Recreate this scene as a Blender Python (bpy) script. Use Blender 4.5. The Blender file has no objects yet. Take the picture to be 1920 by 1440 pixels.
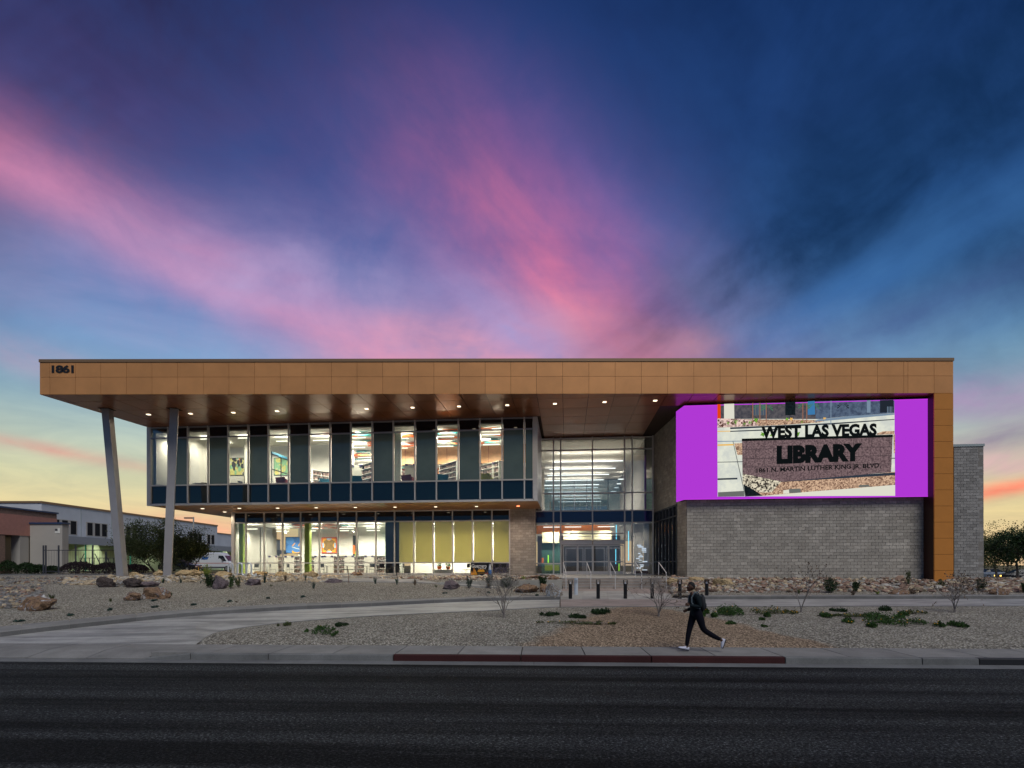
import bpy, math, random
from mathutils import Vector, Matrix, noise as mnoise
sc = bpy.context.scene
C = sc.collection
rnd = random.Random(7)
# ------------------------------------------------------------------ camera
CAMZ = 2.2; F = 1050.0; HY = 1060.0
cd = bpy.data.cameras.new('camera'); cam = bpy.data.objects.new('camera', cd); C.objects.link(cam)
cam.location = (0, 0, CAMZ); cam.rotation_euler = (math.radians(90), math.radians(0.09), 0)
cd.sensor_width = 36; cd.lens = 36*F/1920; cd.shift_y = (HY-720)/1920.0
cd.clip_start = .1; cd.clip_end = 6000
sc.camera = cam
sc.render.resolution_x = 1024; sc.render.resolution_y = 768
sc.view_settings.view_transform = 'Standard'; sc.view_settings.look = 'None'
sc.view_settings.exposure = 0; sc.view_settings.gamma = 1; sc.view_settings.use_curve_mapping = False
sc.cycles.max_bounces = 7; sc.cycles.transparent_max_bounces = 16; sc.cycles.glossy_bounces = 4; sc.cycles.diffuse_bounces = 3
sc.cycles.sample_clamp_indirect = 4; sc.cycles.caustics_reflective = False; sc.cycles.caustics_refractive = False
def lin(r, g, b):
    f = lambda c: (c/255/12.92 if c/255 <= .04045 else ((c/255+.055)/1.055)**2.4)
    return (f(r), f(g), f(b), 1)
# ------------------------------------------------------------------ sky (dusk, seen from outdoors in every direction)
world = bpy.data.worlds.new("World"); sc.world = world; world.use_nodes = True
wt = world.node_tree; wt.nodes.clear()
class NT:
    def __init__(s, t): s.t = t
    def n(s, ty, **k):
        x = s.t.nodes.new(ty)
        for a, b in k.items(): setattr(x, a, b)
        return x
    def put(s, sock, v):
        if hasattr(v, 'is_output'): s.t.links.new(v, sock)
        elif v is not None: sock.default_value = v
    def m(s, op, a, b=None, c=None, clamp=False):
        x = s.n('ShaderNodeMath', operation=op, use_clamp=clamp)
        s.put(x.inputs[0], a)
        if b is not None: s.put(x.inputs[1], b)
        if c is not None: s.put(x.inputs[2], c)
        return x.outputs[0]
    def dot(s, a, b):
        x = s.n('ShaderNodeVectorMath', operation='DOT_PRODUCT'); s.put(x.inputs[0], a); s.put(x.inputs[1], b); return x.outputs['Value']
    def comb(s, a, b, c):
        x = s.n('ShaderNodeCombineXYZ'); s.put(x.inputs[0], a); s.put(x.inputs[1], b); s.put(x.inputs[2], c); return x.outputs[0]
    def sep(s, v):
        x = s.n('ShaderNodeSeparateXYZ'); s.put(x.inputs[0], v); return x.outputs
    def noise(s, v, scale, detail=4, rough=.55, dist=0):
        x = s.n('ShaderNodeTexNoise'); s.put(x.inputs['Vector'], v); x.inputs['Scale'].default_value = scale
        x.inputs['Detail'].default_value = detail; x.inputs['Roughness'].default_value = rough; x.inputs['Distortion'].default_value = dist
        return x.outputs['Fac']
    def mix(s, f, a, b, mode='MIX'):
        x = s.n('ShaderNodeMix', data_type='RGBA', blend_type=mode)
        s.put(x.inputs[0], f); s.put(x.inputs[6], a); s.put(x.inputs[7], b); return x.outputs[2]
    def ramp(s, f, pts, interp='LINEAR'):
        x = s.n('ShaderNodeValToRGB'); s.put(x.inputs[0], f); r = x.color_ramp; r.interpolation = interp
        while len(r.elements) < len(pts): r.elements.new(.5)
        for e, (p, c) in zip(r.elements, pts): e.position = p; e.color = c if len(c) == 4 else (*c, 1)
        return x.outputs[0]
    def mr(s, v, a, b, c=0., d=1., smooth=False):
        x = s.n('ShaderNodeMapRange', clamp=True); x.interpolation_type = 'SMOOTHSTEP' if smooth else 'LINEAR'
        s.put(x.inputs[0], v); x.inputs[1].default_value = a; x.inputs[2].default_value = b; x.inputs[3].default_value = c; x.inputs[4].default_value = d
        return x.outputs[0]
W = NT(wt)
tc = W.n('ShaderNodeTexCoord'); D = tc.outputs['Generated']
sx, sy, sz = W.sep(D)
east = W.ramp(W.m('MAXIMUM', sz, 0.), [(0, lin(106,126,148)), (.1, lin(66,104,140)), (.3, lin(36,82,132)), (.6, lin(18,52,104)), (1, lin(8,36,82))])
west = W.ramp(W.m('MAXIMUM', sz, 0.), [(0, lin(240,204,156)), (.07, lin(236,216,160)), (.13, lin(214,214,174)), (.185, lin(186,203,190)), (.245, lin(138,178,196)),
    (.31, lin(112,162,204)), (.39, lin(74,130,188)), (.47, lin(50,100,164)), (.58, lin(38,76,136)), (.72, lin(26,60,118)), (1, lin(10,36,80))])
base = W.mix(W.mr(sy, -.35, .25, smooth=True), east, west)
def sdir(x, y): return Vector(((x-960)/F, 1, (HY-y)/F)).normalized()
warp = W.m('SUBTRACT', W.noise(D, 2.2, 4, .5), .5)
col = base
mott = W.mr(W.noise(D, 5.5, 6, .62, .3), .34, .66, .55, 1.15)
def band(col, P, Q, w, L, color, k, n_amt=.45, fx=9, fa=1.8, wamt=.25, off=0.):
    a, b = sdir(*P), sdir(*Q); n = a.cross(b).normalized(); m = (a+b).normalized(); t = n.cross(m).normalized()
    ac = W.m('ADD', W.dot(D, tuple(n)), W.m('MULTIPLY', warp, wamt*.42)); al = W.dot(D, tuple(t)); fr = W.dot(D, tuple(m))
    g = W.m('POWER', 2.718, W.m('MULTIPLY', W.m('POWER', W.m('ABSOLUTE', W.m('DIVIDE', ac, w)), 2.), -1.))
    e = W.m('POWER', 2.718, W.m('MULTIPLY', W.m('POWER', W.m('ABSOLUTE', W.m('DIVIDE', al, L)), 2.), -1.))
    nz = W.noise(W.comb(W.m('ADD', W.m('MULTIPLY', ac, fx*.62), off), W.m('MULTIPLY', al, fa), off), 1.6, 4, .58, .25)
    f = W.m('MULTIPLY', W.m('MULTIPLY', g, e), W.mr(nz, .5-.34*n_amt, .5+.3*n_amt, 1-n_amt, 1.15))
    f = W.m('MULTIPLY', f, mott)
    f = W.m('MULTIPLY', W.m('MULTIPLY', f, k), W.mr(fr, 0., .3), clamp=True)
    return W.mix(f, col, color)
col = band(col, (300,120), (900,600), .14, .55, lin(92,82,140), .45, .5, 6, 1.5, .2, 3.)
col = band(col, (-250,130), (330,-190), .20, .6, lin(26,28,60), .9, .3, 6, 1.5, .2, 71.)
col = band(col, (1620,-190), (2150,190), .24, .6, lin(0,24,56), .92, .3, 6, 1.5, .2, 73.)
col = band(col, (500,240), (1250,700), .22, .4, lin(110,98,168), .14, .3, 6, 1.5, .3, 61.)
col = band(col, (120,150), (620,420), .10, .45, lin(92,84,146), .4, .6, 8, 2, .3, 5.)
col = band(col, (-60,250), (800,715), .052, .42, lin(206,126,170), .86, .6, 11, 1.8, .22, 1.)
col = band(col, (180,400), (760,700), .035, .30, lin(228,150,184), .85, .6, 13, 2.2, .22, 9.)
col = band(col, (860,330), (1270,730), .12, .25, lin(152,92,154), .62, .6, 10, 2.0, .22, 12.)
col = band(col, (960,470), (1210,690), .11, .24, lin(230,122,156), 1.0, .6, 12, 2.6, .22, 14.)
col = band(col, (1120,420), (1330,700), .07, .26, lin(104,100,176), .5, .6, 9, 2.2, .2, 41.)
col = band(col, (600,668), (1340,682), .075, .28, lin(248,162,176), 1.15, .5, 14, 3., .12, 17.)
col = band(col, (180,520), (720,570), .085, .3, lin(172,160,206), .75, .5, 12, 2.6, .22, 55.)
col = band(col, (860,560), (1080,680), .05, .16, lin(164,156,208), .95, .6, 12, 2.6, .22, 51.)
col = band(col, (1330,560), (1480,690), .055, .16, lin(132,148,200), .8, .6, 12, 2.6, .22, 53.)
col = band(col, (1240,640), (1420,690), .03, .09, lin(240,170,170), .5, .7, 20, 5., .12, 19.)
col = band(col, (2050,40), (1380,560), .13, .48, lin(14,44,82), .85, .3, 8, 1.6, .2, 21.)
col = band(col, (2000,300), (1420,640), .035, .38, lin(64,118,184), .6, .5, 16, 2., .1, 23.)
col = band(col, (1950,520), (1400,700), .035, .3, lin(62,84,138), .7, .7, 16, 2.4, .14, 25.)
col = band(col, (1780,760), (1960,742), .035, .22, lin(176,146,186), .75, .8, 22, 3.5, .1, 27.)
col = band(col, (1790,842), (1960,806), .020, .18, lin(132,112,150), .8, .8, 30, 5., .08, 29.)
col = band(col, (1780,872), (1960,868), .020, .2, lin(232,176,190), .75, .7, 30, 5., .06, 43.)
col = band(col, (1800,931), (1960,908), .011, .2, lin(255,140,112), 1., .5, 34, 6., .04, 31.)
col = band(col, (-40,640), (330,760), .022, .24, lin(206,160,186), .6, .8, 26, 4., .1, 33.)
col = band(col, (-40,815), (200,862), .009, .16, lin(226,150,140), .75, .7, 30, 4., .06, 35.)
col = band(col, (330,985), (470,1000), .022, .1, lin(250,152,140), .8, .6, 26, 5., .06, 37.)
col = band(col, (-100,520), (420,640), .02, .3, lin(150,150,196), .45, .8, 26, 4., .1, 39.)
wisp = W.noise(W.comb(W.m('DIVIDE', sx, W.m('ADD', W.m('ABSOLUTE', sz), .12)), W.m('DIVIDE', sy, W.m('ADD', W.m('ABSOLUTE', sz), .12)), 0.), 1.7, 7, .62, .8)
col = W.mix(1., col, W.ramp(wisp, [(.25, (.84,.86,.92)), (.75, (1.14,1.1,1.06))]), 'MULTIPLY')
lp = W.n('ShaderNodeHueSaturation'); lp.inputs['Saturation'].default_value = 1.0; W.put(lp.inputs['Color'], col)
bg = W.n('ShaderNodeBackground'); W.put(bg.inputs[0], lp.outputs[0]); bg.inputs[1].default_value = 1.0
nish = W.n('ShaderNodeTexSky'); nish.sky_type = 'NISHITA'; nish.sun_disc = False
nish.sun_elevation = math.radians(-2); nish.sun_rotation = math.radians(-20)
bg2 = W.n('ShaderNodeBackground'); W.put(bg2.inputs[0], nish.outputs[0]); bg2.inputs[1].default_value = .015
ad = W.n('ShaderNodeAddShader'); W.put(ad.inputs[0], bg.outputs[0]); W.put(ad.inputs[1], bg2.outputs[0])
world.cycles.sampling_method = 'MANUAL'; world.cycles.sample_map_resolution = 256
wo = W.n('ShaderNodeOutputWorld'); wt.links.new(ad.outputs[0], wo.inputs[0])
# ------------------------------------------------------------------ soft evening light from the sky behind the street
sd = bpy.data.lights.new('sun', 'SUN'); sun = bpy.data.objects.new('sun', sd); C.objects.link(sun)
sd.energy = 1.72; sd.angle = math.radians(30); sd.color = (1, .985, .95)
sun.rotation_euler = Vector((-.38, 1, -1.25)).to_track_quat('-Z', 'Y').to_euler()

# ------------------------------------------------------------------ materials
MATS = {}
def mat(name, base, rough=.7, metal=0., var=0., vscale=4., bump=0., bscale=30., spec=.5, island=0., emit=None, estr=1., coord='Object', dirt=0.):
    if name in MATS: return MATS[name]
    m = bpy.data.materials.new(name); m.use_nodes = True; t = m.node_tree; b = t.nodes['Principled BSDF']; T = NT(t)
    c = tuple(base[:3]) + (1,)
    b.inputs['Roughness'].default_value = rough; b.inputs['Metallic'].default_value = metal
    b.inputs['Specular IOR Level'].default_value = spec
    co = None
    if var or bump or dirt:
        g = T.n('ShaderNodeNewGeometry') if coord == 'World' else T.n('ShaderNodeTexCoord')
        co = g.outputs['Position'] if coord == 'World' else g.outputs['Object']
    out = None
    if var:
        nz = T.noise(co, vscale, 6, .6)
        lo = tuple(x*(1-var) for x in c[:3]); hi = tuple(min(1, x*(1+var)) for x in c[:3])
        out = T.ramp(nz, [(.3, lo), (.7, hi)])
    if island:
        gi = T.n('ShaderNodeNewGeometry').outputs['Random Per Island']; oi = T.n('ShaderNodeObjectInfo').outputs['Random']
        r = T.m('FRACT', T.m('ADD', gi, oi))
        out = T.mix(1., out if out is not None else c, T.ramp(r, [(0, (1-island,)*3), (1, (1+island,)*3)]), 'MULTIPLY')
    if dirt:
        nz = T.noise(co, vscale*.23, 5, .65)
        out = T.mix(T.mr(nz, .45, .75, 0, dirt), out if out is not None else c, tuple(x*.45 for x in c[:3])+(1,))
    if out is not None: t.links.new(out, b.inputs['Base Color'])
    else: b.inputs['Base Color'].default_value = c
    if bump:
        bn = T.n('ShaderNodeBump'); bn.inputs['Strength'].default_value = bump; bn.inputs['Distance'].default_value = .02
        T.put(bn.inputs['Height'], T.noise(co, bscale, 5, .6)); t.links.new(bn.outputs[0], b.inputs['Normal'])
    if emit:
        b.inputs['Emission Color'].default_value = tuple(emit[:3]) + (1,); b.inputs['Emission Strength'].default_value = estr
    MATS[name] = m; return m
def glass(name, tint, refl=.12, rough=0.0, ior=1.5, boost=1.0):
    m = bpy.data.materials.new(name); m.use_nodes = True; t = m.node_tree; t.nodes.clear(); T = NT(t)
    tr = T.n('ShaderNodeBsdfTransparent'); tr.inputs[0].default_value = (*tint, 1)
    gl = T.n('ShaderNodeBsdfGlossy'); gl.inputs['Roughness'].default_value = rough; gl.inputs[0].default_value = (.9,.95,1,1)
    fr = T.n('ShaderNodeFresnel'); fr.inputs[0].default_value = ior
    f = T.m('MULTIPLY_ADD', fr.outputs[0], boost, refl-.04, clamp=True)
    mx = T.n('ShaderNodeMixShader'); T.put(mx.inputs[0], f); T.put(mx.inputs[1], tr.outputs[0]); T.put(mx.inputs[2], gl.outputs[0])
    o = T.n('ShaderNodeOutputMaterial'); T.put(o.inputs[0], mx.outputs[0]); MATS[name] = m; return m
def emis(name, col, s=1.):
    m = bpy.data.materials.new(name); m.use_nodes = True; t = m.node_tree; t.nodes.clear(); T = NT(t)
    e = T.n('ShaderNodeEmission'); T.put(e.inputs[0], tuple(col[:3])+(1,)); e.inputs[1].default_value = s
    o = T.n('ShaderNodeOutputMaterial'); T.put(o.inputs[0], e.outputs[0]); MATS[name] = m; return m
def finish(T, b, colr, hgt, strength, dist):
    T.t.links.new(colr, b.inputs['Base Color'])
    if hgt is not None:
        bn = T.n('ShaderNodeBump'); bn.inputs['Strength'].default_value = strength; bn.inputs['Distance'].default_value = dist
        T.put(bn.inputs['Height'], hgt); T.t.links.new(bn.outputs[0], b.inputs['Normal'])
def newmat(name, rough=.9, spec=.3):
    m = bpy.data.materials.new(name); m.use_nodes = True; b = m.node_tree.nodes['Principled BSDF']
    b.inputs['Roughness'].default_value = rough; b.inputs['Specular IOR Level'].default_value = spec
    MATS[name] = m; return m, b, NT(m.node_tree)
def vor(T, v, scale, out='Color', feature='F1'):
    x = T.n('ShaderNodeTexVoronoi', feature=feature); T.put(x.inputs['Vector'], v); x.inputs['Scale'].default_value = scale; return x.outputs[out]
# asphalt
def mk_asphalt():
    m, b, T = newmat('asphalt', .85, .12); P = T.n('ShaderNodeNewGeometry').outputs['Position']; x, y, z = T.sep(P)
    n1 = T.noise(P, 26, 5, .75); v1 = vor(T, P, 34); n2 = T.noise(P, .5, 4, .55)
    v = T.m('ADD', y, T.m('MULTIPLY', x, .05))
    streak = T.noise(T.comb(T.m('MULTIPLY', x, .03), v, 0.), 1.25, 3, .55)
    base = T.ramp(n1, [(.36, (.005,.006,.006)), (.48, (.018,.020,.021)), (.58, (.055,.058,.06)), (.70, (.22,.225,.225))])
    base = T.mix(.5, base, T.mix(1., base, T.ramp(T.dot(v1, (.4,.3,.3)), [(.3, (.25,.25,.25)), (.75, (2.6,2.6,2.6))]), 'MULTIPLY'))
    base = T.mix(1., base, T.ramp(streak, [(.40, (.28,.28,.28)), (.58, (1.1,1.1,1.1))]), 'MULTIPLY')
    base = T.mix(1., base, T.ramp(n2, [(.3, (.85,.85,.88)), (.7, (1.15,1.13,1.1))]), 'MULTIPLY')
    finish(T, b, base, T.m('ADD', n1, T.dot(v1, (.4,.3,.3))), 1., .03)
mk_asphalt()
def mk_gravel():
    m, b, T = newmat('gravel', .95, .2); P = T.n('ShaderNodeNewGeometry').outputs['Position']; x, y, z = T.sep(P)
    P2 = T.comb(x, y, 0.)
    c1 = vor(T, P2, 20); d1 = vor(T, P2, 20, 'Distance'); c2 = vor(T, P2, 44); d2 = vor(T, P2, 44, 'Distance')
    g = T.ramp(T.dot(c1, (.4,.3,.3)), [(.25, (.17,.15,.115)), (.5, (.52,.475,.385)), (.75, (.92,.87,.76))])
    g2 = T.ramp(T.dot(c2, (.4,.3,.3)), [(.25, (.2,.18,.14)), (.5, (.52,.475,.385)), (.75, (.85,.80,.70))])
    g = T.mix(.45, g, g2)
    g = T.mix(1., g, T.ramp(d1, [(.25, (1.12,1.12,1.12)), (.7, (.38,.37,.36))]), 'MULTIPLY')  # crevice shade between the pebbles put into the colour
    warm = T.m('ADD', x, T.m('ADD', T.m('MULTIPLY', y, -.55), T.m('MULTIPLY', T.noise(P2, 1.2, 3), 1.6)))
    mask = T.m('MULTIPLY', T.mr(warm, -7.6, -7.0), T.mr(T.m('ADD', x, T.m('ADD', T.m('MULTIPLY', y, .38), T.noise(P2, 1.2, 3))), 14.9, 14.6))
    mask = T.m('MULTIPLY', mask, T.mr(y, 23.5, 23.))
    g = T.mix(mask, g, T.mix(1., g, (1.0, .80, .66, 1), 'MULTIPLY'))
    big = T.noise(P2, .35, 4, .6)
    g = T.mix(1., g, T.ramp(big, [(.3, (.84,.83,.82)), (.7, (1.1,1.09,1.07))]), 'MULTIPLY')
    far = T.mr(y, 44, 52)
    g = T.mix(far, g, T.ramp(T.noise(P2, .8, 6, .7), [(.3, (.07,.075,.03)), (.6, (.2,.16,.09))]))
    finish(T, b, g, T.m('SUBTRACT', T.m('MULTIPLY', d2, -.5), d1), 1., .06)
mk_gravel()
def mk_conc(name, c, streaks=False, rough=.85):
    m, b, T = newmat(name, rough, .35); P = T.n('ShaderNodeNewGeometry').outputs['Position']
    n1 = T.noise(P, 1.1, 6, .65); n2 = T.noise(P, 45, 4, .7); n3 = T.noise(P, 7, 5, .7)
    r = T.n('ShaderNodeObjectInfo').outputs['Random']
    g = T.ramp(n1, [(.28, tuple(x*.72 for x in c)), (.72, tuple(x*1.18 for x in c))])
    g = T.mix(1., g, T.ramp(n2, [(.3, (.82,.82,.82)), (.7, (1.15,1.15,1.15))]), 'MULTIPLY')
    g = T.mix(1., g, T.ramp(r, [(0, (.88,.88,.88)), (1, (1.08,1.08,1.07))]), 'MULTIPLY')
    g = T.mix(T.mr(n3, .56, .72, 0, .35), g, tuple(x*.5 for x in c)+(1,))
    if streaks:
        x, y, z = T.sep(P)
        s = T.noise(T.comb(T.m('MULTIPLY', x, .12), T.m('ADD', y, T.m('MULTIPLY', x, -.12)), 0.), 2.4, 5, .62)
        g = T.mix(1., g, T.ramp(s, [(.34, (.52,.52,.54)), (.58, (1.08,1.08,1.08))]), 'MULTIPLY')
    finish(T, b, g, n2, .25, .004)
mk_conc('sidewalk_concrete', (.25,.24,.225)); mk_conc('kerb_concrete', (.17,.17,.167)); mk_conc('kerb_face_shade', (.14,.135,.13)); mk_conc('drive_concrete', (.36,.35,.33), True, .6)
mk_conc('plaza_concrete', (.36,.345,.32)); mk_conc('planter_concrete', (.36,.34,.30)); mk_conc('pink_paving', (.32,.26,.235))
mk_conc('red_kerb_paint', (.045,.010,.010)); mk_conc('step_concrete', (.36,.30,.255))
def mk_block(name, c, dark=.62):
    m, b, T = newmat(name, .92, .2); P = T.n('ShaderNodeNewGeometry').outputs['Position']
    r = T.m('FRACT', T.m('ADD', T.n('ShaderNodeNewGeometry').outputs['Random Per Island'], T.n('ShaderNodeObjectInfo').outputs['Random']))
    n = T.noise(P, 14, 6, .75); n2 = T.noise(P, .8, 5, .6)
    g = T.ramp(r, [(0, tuple(x*dark for x in c)), (.35, tuple(x*.88 for x in c)), (.8, c), (1, tuple(x*1.15 for x in c))])
    g = T.mix(1., g, T.ramp(n, [(.3, (.74,.74,.74)), (.7, (1.25,1.25,1.25))]), 'MULTIPLY')
    g = T.mix(1., g, T.ramp(n2, [(.3, (.86,.85,.84)), (.7, (1.1,1.1,1.1))]), 'MULTIPLY')
    finish(T, b, g, n, .6, .012)
mk_block('block_face', (.43,.39,.335), .78); mk_block('pier_block', (.33,.315,.30), .72)
mat('mortar', (.22,.20,.18), .95, bump=.3)
mk_block('rock_tan', (.50,.40,.27), .45); mk_block('rock_brown', (.30,.20,.15), .4)
def mk_boulder(name, a, bcol, ccol):
    m, b, T = newmat(name, .85, .3); P = T.n('ShaderNodeTexCoord').outputs['Object']
    n = T.noise(P, 2.0, 7, .7, 1.5); n2 = T.noise(P, 12, 6, .75)
    g = T.ramp(n, [(.36, a), (.48, bcol), (.53, a), (.62, ccol)])
    g = T.mix(1., g, T.ramp(n2, [(.35, (.55,.55,.55)), (.65, (1.25,1.25,1.25))]), 'MULTIPLY')
    finish(T, b, g, T.m('ADD', n2, T.m('MULTIPLY', n, 2.)), 1., .05)
mk_boulder('boulder_rust', (.17,.095,.07), (.33,.21,.12), (.66,.65,.64)); mk_boulder('boulder_dark', (.055,.045,.045), (.10,.075,.065), (.19,.15,.14))
mk_boulder('boulder_pale', (.40,.42,.44), (.26,.2,.14), (.5,.51,.5)); mk_boulder('boulder_gold', (.46,.33,.17), (.58,.44,.25), (.33,.23,.13))
mk_boulder('boulder_purple', (.13,.095,.105), (.2,.16,.17), (.28,.22,.2))
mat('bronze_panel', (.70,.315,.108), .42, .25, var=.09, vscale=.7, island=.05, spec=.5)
mat('bronze_leg', (.66,.25,.045), .4, .25, var=.05, vscale=1.2)
mat('bronze_dark', (.05,.014,.006), .5, .1)
mat('joint_dark', (.045,.025,.015), .8)
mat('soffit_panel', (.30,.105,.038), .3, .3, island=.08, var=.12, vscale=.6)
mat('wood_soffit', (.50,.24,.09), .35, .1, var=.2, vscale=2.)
mat('alu_white', (.70,.68,.65), .4, .2, var=.04)
mat('alu_grey', (.40,.385,.42), .38, .5)
mat('column_paint', (.36,.34,.34), .4, .25, var=.06, vscale=1.5)
mat('coping', (.28,.17,.09), .5, .3)
mat('coping_blue', (.03,.06,.14), .5); mat('coping_grey', (.35,.4,.4), .5)
mat('spandrel_glass', (.004,.016,.024), .03, spec=.9)
mat('spandrel_lobby', (.010,.028,.12), .06, spec=.75)
mat('spandrel_black', (.002,.005,.01), .03, spec=.75)
mat('shade_glass', (.13,.185,.17), .05, spec=.7, var=.12, vscale=.8)
glass('clear_glass', (.90,.93,.90), .06); glass('lobby_glass', (.80,.82,.84), .08, boost=1.1); glass('mirror_glass', (.50,.62,.68), .40)
glass('dark_glass', (.10,.12,.11), .12); glass('car_glass', (.06,.07,.08), .2)
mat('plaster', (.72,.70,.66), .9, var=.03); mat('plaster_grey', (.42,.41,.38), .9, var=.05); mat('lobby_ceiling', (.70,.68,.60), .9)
mat('carpet', (.16,.15,.15), .95, var=.3, vscale=3.); mat('floor_dark', (.06,.06,.07), .3)
mat('tile_orange', (.80,.17,.03), .8); mat('tile_teal', (.03,.28,.28), .8); mat('tile_white', (.78,.77,.72), .8)
mat('wood_panel', (.62,.34,.16), .5, var=.15, vscale=3.); mat('orange_paint', (.85,.25,.03), .6); mat('maroon_paint', (.22,.03,.02), .6)
mat('black_metal', (.012,.012,.013), .4, .3); mat('steel', (.62,.60,.60), .3, .8); mat('white_metal', (.62,.66,.70), .4, .3)
mat('fabric_teal', (.01,.09,.14), .9); mat('fabric_maroon', (.12,.02,.02), .9); mat('fabric_olive', (.30,.27,.05), .9); mat('fabric_grey', (.25,.25,.25), .9)
mat('desk_top', (.10,.09,.09), .5); mat('shelf_white', (.70,.69,.66), .6); mat('navy_sign', (.03,.02,.09), .5)
mat('books', (.16,.11,.10), .8, island=.85)
mat('stucco_white', (.58,.60,.63), .9, var=.07, vscale=.6, bump=.3, bscale=20, dirt=.12); mat('stucco_pink', (.50,.24,.19), .9, var=.08, bump=.3)
mat('stucco_beige', (.44,.41,.37), .9, var=.06, vscale=.6, bump=.3, dirt=.2); mat('awning_grey', (.30,.33,.38), .7); mat('awning_green', (.02,.30,.2), .6)
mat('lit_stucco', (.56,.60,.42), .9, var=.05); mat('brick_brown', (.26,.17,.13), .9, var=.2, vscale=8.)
mat('fence_metal', (.07,.075,.09), .5, .5)
mat('bark', (.12,.10,.085), .95, var=.3, vscale=12.); mat('twig', (.22,.19,.17), .9, var=.2, vscale=10.)
def leafmat(n, c, t=.25):
    m, b, T = newmat(n, .6, .35)
    r = T.n('ShaderNodeNewGeometry').outputs['Random Per Island']
    g = T.ramp(r, [(0, tuple(x*.55 for x in c)), (.6, c), (1, tuple(x*1.7 for x in c))]); T.t.links.new(g, b.inputs['Base Color'])
    tr = T.n('ShaderNodeBsdfTranslucent'); T.t.links.new(g, tr.inputs[0]); mx = T.n('ShaderNodeMixShader'); mx.inputs[0].default_value = t
    o = T.t.nodes['Material Output']; T.put(mx.inputs[1], b.outputs[0]); T.put(mx.inputs[2], tr.outputs[0]); T.put(o.inputs[0], mx.outputs[0])
leafmat('leaf_dark', (.022,.05,.014)); leafmat('leaf_green', (.045,.10,.02)); leafmat('leaf_olive', (.085,.105,.035)); leafmat('leaf_lime', (.20,.26,.03))
leafmat('leaf_grey', (.085,.11,.085)); leafmat('leaf_maroon', (.04,.025,.03)); leafmat('leaf_blue', (.035,.075,.06)); leafmat('leaf_dry', (.16,.11,.07))
mat('flower', (.85,.42,.02), .6)
mat('skin', (.085,.038,.022), .5, spec=.4); mat('hair', (.006,.005,.005), .8); mat('jacket', (.006,.012,.015), .85, spec=.2, var=.15, vscale=8)
mat('trousers', (.005,.005,.010), .9, spec=.15, var=.15, vscale=8); mat('shoe', (.62,.62,.72), .6); mat('shoe_sole', (.03,.03,.035), .7); mat('pack', (.012,.014,.018), .7); mat('pack_trim', (.09,.12,.14), .6)
mat('eye', (.5,.48,.45), .3); mat('lip', (.10,.04,.035), .5)
emis('lamp_warm', (1,.86,.62), 2.6); emis('lamp_white', (1,.95,.80), 2.5); emis('lamp_red', (1,.25,.1), 6.); emis('neon_green', (.08,1,.35), 4.); emis('neon_cyan', (.2,.8,1), 2.2); emis('neon_lime', (.45,1,.05), 1.6)
emis('lamp_cool', (.95,1,.93), 3.)
mat('floor_matt', (.02,.02,.022), .9, spec=.1)
emis('lamp_amber', (1,.6,.12), 3.)
emis('lamp_cabinet', (.8,.9,1), 1.1)
mat('text_black', (.008,.008,.01), .6)

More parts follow.
